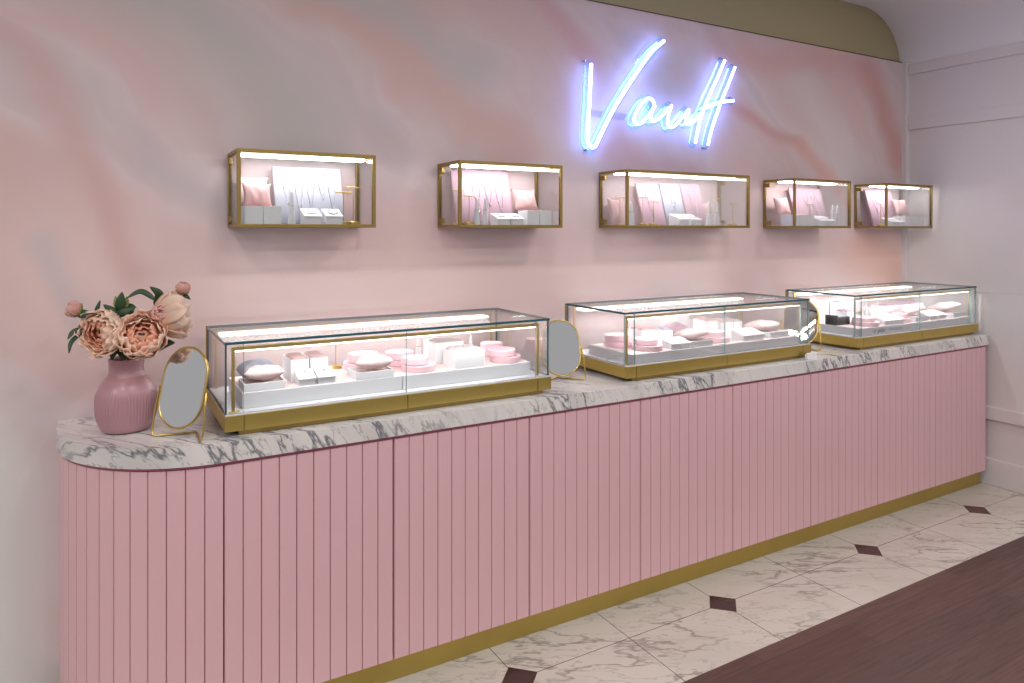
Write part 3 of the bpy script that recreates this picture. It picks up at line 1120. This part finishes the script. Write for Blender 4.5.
# Box 2
b2 = board(1.338, 1.628, ZI, 1.862, 'wide pink necklace board leaning in the wall box second from left', 'board_pink')
for k, (u, dr) in enumerate(((-0.03, 0.15), (0.03, 0.12), (0.085, 0.16))):
    necklace(b2, u, 0.21, dr, 0.04, ('left', 'middle', 'right')[k] + ' silver necklace on the pink board of the wall box second from left')
t_stand(1.334, 2.780, ZI, 0.150, 0.058, 'taller gold earring stand at the left end of the wall box second from left', 0.026)
t_stand(1.374, 2.748, ZI, 0.126, 0.052, 'shorter gold earring stand beside the left end of the wall box second from left', 0.022)
ring_cone(1.408, 2.742, ZI, 0.118, 'left white ring cone in the wall box second from left')
ring_cone(1.448, 2.742, ZI, 0.122, 'right white ring cone in the wall box second from left')
slant_pad(1.492, 2.712, ZI, 0.066, 0.070, 0.052, 'left slanted bracelet pad in the wall box second from left')
slant_pad(1.562, 2.712, ZI, 0.066, 0.070, 0.052, 'right slanted bracelet pad in the wall box second from left')
tall_box(1.650, 2.716, ZI, 0.062, 0.085, 0.066, 'left white box under the cushion in the wall box second from left', rolls=1, mat='cushion_rose')
tall_box(1.716, 2.716, ZI, 0.062, 0.085, 0.066, 'right white box under the cushion in the wall box second from left', rolls=1, mat='cushion_rose')
cushion((1.700, 2.822, ZI + 0.116), 0.125, 0.110, 0.044, 'pink pleated cushion propped up in the wall box second from left', 'cushion_rose', rx=R(66), rz=R(-6), seed=13, group='cushions propped in wall boxes')

# Box 3
cushion((2.262, 2.858, ZI + 0.072), 0.100, 0.140, 0.040, 'pink cushion standing at the left end of the widest wall box', 'cushion_rose', rx=R(80), seed=14, group='cushions propped in wall boxes')
cushion((2.862, 2.858, ZI + 0.066), 0.110, 0.130, 0.040, 'pink cushion standing behind the ring cones in the widest wall box', 'cushion_rose', rx=R(80), seed=15, group='cushions propped in wall boxes')
b3 = board(2.395, 2.548, ZI, 1.836, 'pink necklace board, left of three in the widest wall box', 'board_pink')
b4 = board(2.555, 2.695, ZI, 1.840, 'white necklace board between two pink ones in the widest wall box', 'board_white')
b5 = board(2.702, 2.840, ZI, 1.842, 'pink necklace board, right of three in the widest wall box', 'board_pink')
necklace(b3, -0.005, 0.195, 0.15, 0.05, 'silver necklace on the left pink board of the widest wall box')
necklace(b4, 0.0, 0.195, 0.11, 0.04, 'silver necklace on the white board of the widest wall box')
necklace(b5, 0.0, 0.195, 0.16, 0.05, 'silver necklace on the right pink board of the widest wall box')
ring_cone(2.262, 2.742, ZI, 0.120, 'white ring cone at the left end of the widest wall box', rad=0.020)
t_stand(2.232, 2.788, ZI, 0.140, 0.060, 'gold earring stand at the far left of the widest wall box', 0.024)
t_stand(2.358, 2.762, ZI, 0.142, 0.064, 'taller gold earring stand before the left pink board, widest wall box', 0.024)
t_stand(2.412, 2.742, ZI, 0.120, 0.064, 'shorter gold earring stand before the left pink board, widest wall box', 0.024)
slant_pad(2.555, 2.712, ZI, 0.072, 0.085, 0.062, 'left slanted bracelet pad in the widest wall box')
slant_pad(2.640, 2.712, ZI, 0.072, 0.085, 0.062, 'right slanted bracelet pad in the widest wall box')
ring_cone(2.796, 2.742, ZI, 0.130, 'left of two white ring cones at the right, widest wall box', rad=0.018)
ring_cone(2.856, 2.742, ZI, 0.128, 'right of two white ring cones at the right, widest wall box', rad=0.018)
t_stand(2.902, 2.770, ZI, 0.146, 0.058, 'taller gold earring stand at the right end of the widest wall box', 0.020)
t_stand(2.985, 2.752, ZI, 0.122, 0.062, 'shorter gold earring stand at the right end of the widest wall box', 0.024)

# Box 4
for k in range(3):
    tall_box(3.444 + 0.067 * k, 2.732, ZI, 0.064, 0.080, 0.064, ('left', 'middle', 'right')[k] + ' white box of the row of three in the wall box second from right', rolls=1, mat='cushion_rose')
cushion((3.490, 2.838, ZI + 0.118), 0.120, 0.115, 0.042, 'pink pleated cushion propped up in the wall box second from right', 'cushion_rose', rx=R(70), seed=16, group='cushions propped in wall boxes')
b6 = board(3.580, 3.870, ZI, 1.846, 'wide pink necklace board leaning in the wall box second from right', 'board_pink')
for k, u in enumerate((-0.02, 0.05, 0.105)):
    necklace(b6, u, 0.205, 0.10 + 0.03 * k, 0.04, ('left', 'middle', 'right')[k] + ' silver necklace on the pink board of the wall box second from right')
t_stand(3.655, 2.774, ZI, 0.132, 0.058, 'gold earring stand behind the white boxes of the wall box second from right', 0.014)
slant_pad(3.668, 2.712, ZI, 0.066, 0.078, 0.062, 'left slanted bracelet pad in the wall box second from right')
slant_pad(3.738, 2.712, ZI, 0.066, 0.078, 0.062, 'right slanted bracelet pad in the wall box second from right')
ring_cone(3.832, 2.748, ZI, 0.126, 'left of two white ring cones in the wall box second from right', rad=0.016)
ring_cone(3.878, 2.748, ZI, 0.126, 'right of two white ring cones in the wall box second from right', rad=0.016)

# Box 5
b7 = board(4.318, 4.600, ZI, 1.855, 'wide pink necklace board leaning in the rightmost wall box', 'board_pink')
for k, u in enumerate((-0.07, 0.0, 0.07)):
    necklace(b7, u, 0.21, 0.12 + 0.03 * k, 0.04, ('left', 'middle', 'right')[k] + ' silver necklace on the pink board of the rightmost wall box')
t_stand(4.336, 2.762, ZI, 0.145, 0.060, 'gold earring stand at the left end of the rightmost wall box', 0.020)
slant_pad(4.372, 2.712, ZI, 0.070, 0.078, 0.055, 'left slanted bracelet pad in the rightmost wall box')
slant_pad(4.448, 2.712, ZI, 0.070, 0.078, 0.055, 'right slanted bracelet pad in the rightmost wall box')
for k in range(3):
    tall_box(4.546 + 0.072 * k, 2.726, ZI, 0.066, 0.085, 0.066, ('left', 'middle', 'right')[k] + ' white box of the row of three in the rightmost wall box', rolls=1, mat='cushion_rose')
cushion((4.606, 2.796, ZI + 0.128), 0.125, 0.115, 0.042, 'pink pleated cushion propped up in the rightmost wall box', 'cushion_rose', rx=R(66), rz=R(-8), seed=17, group='cushions propped in wall boxes')

# ------------------------------------------------------------------ neon sign
NS = {
    'V': [(2.11, 2.423), (2.104, 2.324), (2.098, 2.217), (2.088, 2.09), (2.091, 2.032), (2.114, 2.007), (2.14, 2.021), (2.166, 2.069), (2.247, 2.203), (2.357, 2.355), (2.471, 2.497), (2.529, 2.555), (2.588, 2.601)],
    'a': [(2.523, 2.241), (2.511, 2.276), (2.479, 2.285), (2.442, 2.261), (2.402, 2.211), (2.384, 2.168), (2.396, 2.147), (2.428, 2.15), (2.471, 2.185), (2.523, 2.249), (2.5, 2.208), (2.497, 2.176), (2.522, 2.17), (2.573, 2.2), (2.621, 2.25)],
    'u': [(2.642, 2.263), (2.621, 2.212), (2.615, 2.163), (2.633, 2.144), (2.671, 2.159), (2.717, 2.203), (2.765, 2.248), (2.748, 2.205), (2.751, 2.175), (2.779, 2.177), (2.818, 2.201), (2.85, 2.236)],
    'l': [(3.04, 2.551), (2.972, 2.43), (2.898, 2.305), (2.85, 2.201), (2.826, 2.118), (2.815, 2.071)],
    't': [(3.121, 2.522), (3.063, 2.41), (3.005, 2.303), (2.95, 2.185), (2.923, 2.113), (2.91, 2.067)],
    'bar': [(2.885, 2.267), (2.963, 2.298), (3.021, 2.317), (3.11, 2.33)]}
neon = empty('neon_sign', (2.6, 2.862, 2.0), 'blue white neon sign in handwritten letters on the pink mural wall', 'neon sign')
NO = Vector((2.6, 2.862, 2.0))
for k, pts in NS.items():
    P = [Vector((x, 2.862, z)) - NO for x, z in pts]
    C_ = catmull(P, 8)
    mb = MB(); mb.tube(C_, 0.0082 if k == 'V' else 0.0068, 10)
    mb.build('neon_tube', M['neon'], neon, smooth=True)
    # clear contour-cut backing, one ribbon per stroke
    mb = MB()
    hw, y0, y1 = 0.026, 0.025, 0.028
    C2 = [c.copy() for c in C_]
    n = len(C2)
    L_, R_ = [], []
    d0 = (C2[1] - C2[0]).normalized(); d1 = (C2[-1] - C2[-2]).normalized()
    C2 = [C2[0] - d0 * hw * 0.8] + C2 + [C2[-1] + d1 * hw * 0.8]
    n = len(C2)
    rows = []
    for i in range(n):
        tdir = (C2[min(i + 1, n - 1)] - C2[max(i - 1, 0)]).normalized()
        nn = Vector((-tdir.z, 0, tdir.x))
        w = hw * (0.55 if i in (0, n - 1) else 1.0)
        rows.append([mb.bm.verts.new((C2[i] + nn * s * w) + Vector((0, y, 0))) for s, y in ((-1, y0), (1, y0), (1, y1), (-1, y1))])
    for A, B in zip(rows, rows[1:]):
        for q in range(4):
            f = mb.bm.faces.new((A[q], A[(q + 1) % 4], B[(q + 1) % 4], B[q]))
            f.material_index = 1 if q in (1, 3) else 0
    mb.bm.faces.new(rows[0][::-1]).material_index = 1
    mb.bm.faces.new(rows[-1]).material_index = 1
    mb.build('clear_backing', [M['acrylic'], M['acrylic_edge']], neon)
for x, z in ((2.085, 2.44), (2.095, 1.995), (2.90, 2.05), (3.10, 2.35), (3.03, 2.565)):
    mb = MB(); mb.tube([(x - NO.x, 0.014, z - NO.z), (x - NO.x, 0.0375, z - NO.z)], 0.005, 10)
    mb.build('standoff', M['silver'], neon, auto=40)
for x0, x1, z0, z1 in ((2.13, 2.215, 2.165, 2.200), (2.26, 2.385, 2.165, 2.200)):
    mb = MB(); mb.box(x0 - NO.x, x1 - NO.x, 0.030, 0.034, z0 - NO.z, z1 - NO.z)
    mb.build('clear_bridge', M['acrylic_clear'], neon)

# ------------------------------------------------------------------ vase
VX, VY = 0.069, 2.655
vase = empty('flower_vase', (VX, VY, ZM), 'dusty rose ribbed ceramic vase holding peonies at the rounded counter end', 'vase')
prof = [(0, 0), (0.056, 0.0), (0.071, 0.006), (0.082, 0.024), (0.0895, 0.055), (0.0915, 0.090), (0.089, 0.122), (0.080, 0.146), (0.066, 0.168), (0.0545, 0.184), (0.0515, 0.204), (0.053, 0.230), (0.0535, 0.234), (0.052, 0.236), (0.050, 0.234), (0.048, 0.205), (0.051, 0.184), (0.077, 0.140), (0.085, 0.09), (0.065, 0.012), (0, 0.008)]
# resample outside smoothly
outp = catmull([(r, z, 0) for r, z in prof[1:12]], 5)
prof2 = [(0, 0)] + [(p.x, p.y) for p in outp] + prof[12:]
zrib = [z for r, z in prof2]


def rib(k, i, z):
    if 1 < k < len(prof2) - 9 and 0.03 < z < 0.140:
        e = min(1, (z - 0.03) / 0.02, (0.140 - z) / 0.02)
        return 0.0011 * e * (1 if i % 4 < 2 else -1)
    return 0


mb = MB(); mb.lathe(prof2, 232, rib=rib)
mb.build('vase_body', M['vase'], vase, smooth=True)

# ------------------------------------------------------------------ peonies
def set_len(me, nv, nu):
    pass


def petal(parent, Rr, phmax, th0, wid, mat, flare=0.0, seed=0, name='petal', phmin=12):
    """cupped petal on a sphere of radius Rr, growing from the bottom pole (local z = bloom axis)"""
    rr = random.Random(seed)
    a1, a2 = rr.uniform(0, 6.28), rr.uniform(0, 6.28)
    mb = MB()
    lay = mb.bm.verts.layers.float.new('petal_len')
    nu, nv = 10, 9
    rows = []
    for i in range(nu + 1):
        u = 2 * i / nu - 1
        row = []
        for j in range(nv + 1):
            v = j / nv
            edge = 1 - 0.13 * u * u * v - 0.05 * math.cos(7 * u + a1) * v * v
            ph = R(phmin + (phmax - phmin) * v * edge)
            wd = wid * (0.25 + 0.95 * math.sin(PI * min(1, 0.08 + 0.62 * v)))
            th = th0 + u * wd / max(0.35, math.sin(max(ph, 0.35)))* 0.8
            rad = Rr * (1 + flare * v * v + 0.060 * math.sin(4.5 * u + a2) * v * v + 0.026 * math.sin(10 * u + a1) * v ** 3)
            rad -= Rr * 0.05 * math.cos(u * PI / 2) * v
            vt = mb.bm.verts.new((rad * math.sin(ph) * math.cos(th), rad * math.sin(ph) * math.sin(th), Rr * 0.95 - rad * math.cos(ph)))
            vt[lay] = v
            row.append(vt)
        rows.append(row)
    for i in range(nu):
        for j in range(nv):
            mb.bm.faces.new((rows[i][j], rows[i + 1][j], rows[i + 1][j + 1], rows[i][j + 1]))
    o = mb.build(name, M[mat], parent, smooth=True)
    so = o.modifiers.new('t', 'SOLIDIFY')
    so.thickness = 0.0007
    return o


def axis_matrix(c, ax):
    z = Vector(ax).normalized()
    x = Vector((0, 0, 1)).cross(z)
    if x.length < 0.05:
        x = Vector((1, 0, 0))
    x.normalize()
    y = z.cross(x)
    mt = Matrix((x, y, z)).transposed().to_4x4()
    return Matrix.Translation(c) @ mt


def leaf(parent, a, b, c, w, inv, mat='leaf', twist=0.0, name='leaf'):
    """pointed leaf through three world points, folded on its midrib"""
    pts = catmull([a, b, c], 7)
    mb = MB()
    n = len(pts)
    rows = []
    view = Vector((-0.1, -0.95, 0.35)).normalized()
    for i, p in enumerate(pts):
        t = (pts[min(i + 1, n - 1)] - pts[max(i - 1, 0)]).normalized()
        s = t.cross(view)
        s.normalize()
        s = Matrix.Rotation(twist, 3, t) @ s
        nn = s.cross(t)
        k = i / (n - 1)
        ww = w * (math.sin(PI * (0.06 + 0.94 * k) ** 0.8) ** 0.8 if k < 1 else 0.0) + 0.0008
        rows.append([inv @ (p + s * ww + nn * ww * 0.30), inv @ p, inv @ (p - s * ww + nn * ww * 0.30)])
    V = [[mb.bm.verts.new(q) for q in r] for r in rows]
    for A, B in zip(V, V[1:]):
        for q in range(2):
            mb.bm.faces.new((A[q], A[q + 1], B[q + 1], B[q]))
    o = mb.build(name, M[mat], parent, smooth=True)
    so = o.modifiers.new('t', 'SOLIDIFY')
    so.thickness = 0.0008
    return o


ROOT = Vector((VX, VY, ZM + 0.02))


def flower(name, c, ax, rad, label, cat, kind, leaves=(), stem_bend=(0, 0, 0), seed=0, group='peonies in the vase'):
    mt = axis_matrix(c, ax)
    r = empty(name, (0, 0, 0), label, cat, group)
    r.matrix_world = Matrix.Translation(ROOT)
    inv = Matrix.Translation(-ROOT)
    rr = random.Random(seed)
    # a bloom head is an Empty-free part set: petals carry the bloom's orientation
    base = Vector(c) - Vector(ax).normalized() * rad * 0.92

    def place(o, up=0.0):
        o.matrix_basis = inv @ Matrix.Translation(base) @ mt.to_3x3().to_4x4() @ Matrix.Translation((0, 0, up))
    if kind == 'open':
        layers = [(0.24, 168, 4, 0.95, 'petal_in', 0.0), (0.37, 155, 6, 0.78, 'petal_in', 0.02), (0.50, 145, 7, 0.68, 'petal_in', 0.02), (0.63, 136, 8, 0.60, 'petal_in', 0.02),
                  (0.76, 126, 9, 0.56, 'petal_out', 0.03), (0.89, 113, 10, 0.54, 'petal_out', 0.04), (1.0, 97, 10, 0.54, 'petal_out', 0.05)]
        for li, (f, ph, n, w, mm, fl) in enumerate(layers):
            for k in range(n):
                o = petal(r, rad * f * rr.uniform(0.95, 1.05), ph + rr.uniform(-13, 11), 2 * PI * (k + 0.5 * (li % 2)) / n + rr.uniform(-0.15, 0.15), w * (1.35 if f < 0.5 else 1.15), mm, fl, rr.randint(0, 9999))
                place(o, rad * (0.95 - f) * 0.35)
    else:
        for li, (f, ph, n, w) in enumerate(((0.55, 160, 4, 0.75), (0.80, 158, 5, 0.75), (1.0, 140, 5, 0.8))):
            for k in range(n):
                o = petal(r, rad * f, ph + rr.uniform(-8, 8), 2 * PI * (k + 0.5 * (li % 2)) / n, w, 'petal_bud', 0.0, rr.randint(0, 9999))
                place(o, rad * (1 - f) * 0.95)
    # green cup under the bloom
    for k in range(5):
        o = petal(r, rad * (1.03 if kind != 'open' else 0.62), 62 if kind != 'open' else 70, 2 * PI * k / 5, 0.55, 'petal_bud', 0.05, k, 'sepal', 4)
        o.data.materials[0] = M['calyx'] if kind != 'open' else M['leaf']
        place(o, -rad * 0.03)
    neck = Vector((VX, VY, ZM + 0.225)) + Vector((rr.uniform(-0.02, 0.02), rr.uniform(-0.02, 0.02), 0))
    path = catmull([ROOT + Vector((rr.uniform(-0.02, 0.02), rr.uniform(-0.02, 0.02), 0)), neck, (neck + base) / 2 + Vector(stem_bend), base + Vector(ax).normalized() * rad * 0.06], 8)
    mb = MB(); mb.tube([inv @ p for p in path], 0.0032 if kind == 'open' else 0.0022, 8)
    mb.build('stem', M['stem'], r, smooth=True)
    for lf in leaves:
        a, b, d, w = lf[:4]
        leaf(r, Vector(a), Vector(b), Vector(d), w, inv, twist=lf[4] if len(lf) > 4 else 0.0)
    return r


flower('peony', (-0.008, 2.565, 1.276), (-0.68, -0.72, -0.05), 0.072, 'open peach peony at the left, turned to the left', 'flower', 'open', seed=3,
       leaves=(((-0.055, 2.60, 1.288), (-0.079, 2.60, 1.278), (-0.093, 2.59, 1.258), 0.007),
               ((-0.055, 2.60, 1.276), (-0.083, 2.60, 1.248), (-0.090, 2.59, 1.214), 0.006),
               ((-0.020, 2.62, 1.332), (-0.012, 2.62, 1.352), (-0.006, 2.62, 1.372), 0.005),
               ((0.040, 2.63, 1.225), (0.032, 2.60, 1.212), (0.026, 2.585, 1.184), 0.014)))
flower('peony', (0.108, 2.530, 1.266), (-0.04, -0.88, 0.45), 0.075, 'open peach peony facing forward, above the vase middle', 'flower', 'open', seed=5,
       leaves=(((0.135, 2.60, 1.198), (0.176, 2.59, 1.222), (0.208, 2.585, 1.224), 0.015),
               ((0.060, 2.62, 1.225), (0.057, 2.60, 1.205), (0.062, 2.585, 1.180), 0.016),
               ((0.110, 2.60, 1.330), (0.065, 2.60, 1.336), (0.030, 2.60, 1.322), 0.012),
               ((0.060, 2.62, 1.345), (0.081, 2.61, 1.350), (0.102, 2.60, 1.332), 0.007)))
flower('peony', (0.215, 2.590, 1.318), (0.80, 0.10, 0.25), 0.076, 'pale peach peony at the upper right, seen from its side', 'flower', 'open', seed=8,
       leaves=(((0.154, 2.62, 1.345), (0.162, 2.61, 1.383), (0.134, 2.60, 1.412), 0.014),
               ((0.150, 2.61, 1.345), (0.172, 2.60, 1.358), (0.190, 2.59, 1.365), 0.010),
               ((0.158, 2.60, 1.302), (0.178, 2.59, 1.302), (0.194, 2.58, 1.290), 0.010)))
flower('peony_bud', (-0.078, 2.60, 1.350), (-0.72, -0.15, 0.35), 0.026, 'pink peony bud sticking out at the far left', 'flower bud', 'bud', seed=11,
       leaves=(((-0.066, 2.59, 1.330), (-0.048, 2.585, 1.336), (-0.033, 2.58, 1.340), 0.012),), stem_bend=(-0.01, 0, 0.02), group='peony buds in the vase')
flower('peony_bud', (0.160, 2.545, 1.331), (0.05, -0.93, 0.25), 0.028, 'round pink peony bud beside the forward facing bloom', 'flower bud', 'bud', seed=12,
       leaves=(((0.148, 2.57, 1.372), (0.108, 2.58, 1.398), (0.067, 2.58, 1.379), 0.008),), group='peony buds in the vase')
flower('peony_bud', (0.236, 2.635, 1.400), (0.15, -0.30, 0.90), 0.024, 'pink peony bud at the top right of the bunch', 'flower bud', 'bud', seed=13,
       leaves=(((0.232, 2.64, 1.385), (0.246, 2.63, 1.372), (0.258, 2.62, 1.362), 0.006),), group='peony buds in the vase')
# a leafy sprig rising between the blooms
sp = empty('peony_leaf_sprig', tuple(ROOT), 'dark green leaf sprig standing between the peony blooms', 'leaf sprig')
inv = Matrix.Translation(-ROOT)
mb = MB(); mb.tube([inv @ p for p in catmull([ROOT, Vector((VX - 0.01, VY, ZM + 0.23)), Vector((0.050, 2.615, 1.30)), Vector((0.050, 2.605, 1.34))], 8)], 0.0024, 8)
mb.build('stem', M['stem'], sp, smooth=True)
for a, b, c, w in (((0.050, 2.605, 1.335), (0.051, 2.60, 1.366), (0.055, 2.60, 1.398), 0.014),
                   ((0.045, 2.605, 1.330), (0.019, 2.60, 1.346), (0.003, 2.60, 1.360), 0.009),
                   ((0.048, 2.60, 1.322), (0.062, 2.595, 1.335), (0.090, 2.59, 1.345), 0.013)):
    leaf(sp, Vector(a), Vector(b), Vector(c), w, inv)
leaf(sp, Vector((0.048, 2.61, 1.335)), Vector((0.040, 2.61, 1.36)), Vector((0.036, 2.61, 1.385)), 0.009, inv, 'calyx')
leaf(sp, Vector((0.054, 2.61, 1.335)), Vector((0.066, 2.61, 1.36)), Vector((0.069, 2.61, 1.382)), 0.009, inv, 'calyx')


# ------------------------------------------------------------------ vanity mirrors
def vanity_mirror(loc, rz, label, w=0.178, h=0.242, tilt=14, tail=0.055, zc=0.150):
    """pill mirror in a thin gold rim, on a bent wire stand. Local: mirror faces -y, stands on z=0"""
    r = empty('vanity_mirror', loc, label, 'mirror', 'gold rimmed counter mirrors', rz)
    rad = w / 2
    st = h / 2 - rad
    out = []
    for k in range(25):
        a = PI * k / 24
        out.append((rad * math.cos(a), st + rad * math.sin(a)))
    for k in range(25):
        a = PI + PI * k / 24
        out.append((rad * math.cos(a), -st + rad * math.sin(a)))
    mt = Matrix.Translation((0, 0, zc)) @ Matrix.Rotation(R(-tilt), 4, 'X')
    mb = MB(); mb.prism([(x * 0.985, z * 0.985) for x, z in out], -0.002, 0.002, axis='y')
    mb.move(mt)
    mb.build('mirror_glass', M['mirror'], r)
    mb = MB(); mb.tube([(x, 0, z) for x, z in out], 0.0042, 10, closed=True)
    mb.move(mt)
    mb.build('rim', M['gold'], r, smooth=True)
    # bent wire stand: both sides drop from the pivots to feet in front, and meet at a V behind
    x = rad + 0.008
    wr = 0.0034
    pts = [(-rad - 0.001, 0, zc - 0.006), (-x, -0.002, zc - 0.010), (-x - 0.004, -0.014, 0.10), (-x - 0.008, -0.024, 0.03), (-x - 0.006, -0.028, 0.009), (-x + 0.006, -0.024, wr), (-rad * 0.5, -0.024 + (tail + 0.024) * 0.52, wr), (-0.010, tail - 0.006, wr), (0.0, tail, wr)]
    pts2 = [(-p[0], p[1], p[2]) for p in pts[::-1]][1:]
    mb = MB(); mb.tube([Vector(p) for p in pts + pts2], wr, 10)
    mb.build('wire_stand', M['gold'], r, smooth=True)
    for sx in (-1, 1):
        mb = MB(); mb.tube([(sx * (rad - 0.002), 0, zc - 0.006), (sx * (rad + 0.011), 0, zc - 0.006)], 0.005, 10)
        mb.build('pivot', M['gold'], r, auto=40)
    return r


vanity_mirror((0.222, 2.462, ZM), R(-50), 'gold rimmed mirror reflecting peonies, beside the vase', w=0.172, h=0.25, zc=0.158)
vanity_mirror((1.728, 2.565, ZM), R(-14), 'gold rimmed mirror standing between the left and middle glass cases', w=0.176, h=0.238, zc=0.143)
vanity_mirror((3.318, 2.575, ZM), R(-62), 'gold rimmed mirror standing between the middle and right glass cases')
# small white card by the middle case
cd = empty('card_block', (3.085, 2.352, ZM), 'tiny white card block on the marble by the middle case corner', 'card holder')
mb = MB(); mb.box(0, 0.068, 0, 0.012, 0, 0.030, bev=0.001)
mb.build('block', M['whitepaper'], cd)

# ------------------------------------------------------------------ light
w = bpy.data.worlds.new('ambient_fill')  # even ambient fill added in place of the room's unseen light
sc.world = w
w.use_nodes = True
bg = w.node_tree.nodes['Background']
bg.inputs[0].default_value = (0.95, 0.94, 0.96, 1)
bg.inputs[1].default_value = 0.5


for i, x in enumerate((-2.2, -0.6, 0.9, 2.4, 3.9)):  # unseen ceiling lights; the leftmost are added to brighten the left end
    for j, y in enumerate((0.9, -0.8)):
        area('unseen_downlight', (x, y, 3.06), 0.35, 13.5 if x > -1 else 26, (1.0, 0.96, 0.93), (0, 0, 0))

# ------------------------------------------------------------------ camera
cam = bpy.data.cameras.new('camera')
co = bpy.data.objects.new('camera', cam)
col.objects.link(co)
co.location = (0, 0, 1.6)
co.rotation_euler = (R(90), 0, R(-30.02))
cam.sensor_width = 36.0
cam.lens = 709.0 / 1024.0 * 36.0
cam.shift_y = -(341.5 - 229.0) / 1024.0
cam.clip_start = 0.05
sc.camera = co

sc.view_settings.view_transform = 'Standard'
sc.view_settings.look = 'None'
sc.view_settings.gamma = 1.0
sc.view_settings.use_curve_mapping = False
sc.view_settings.exposure = 0.0
sc.cycles.max_bounces = 10
sc.cycles.transparent_max_bounces = 24
sc.cycles.caustics_reflective = False
sc.cycles.caustics_refractive = False
sc.cycles.sample_clamp_indirect = 4.0
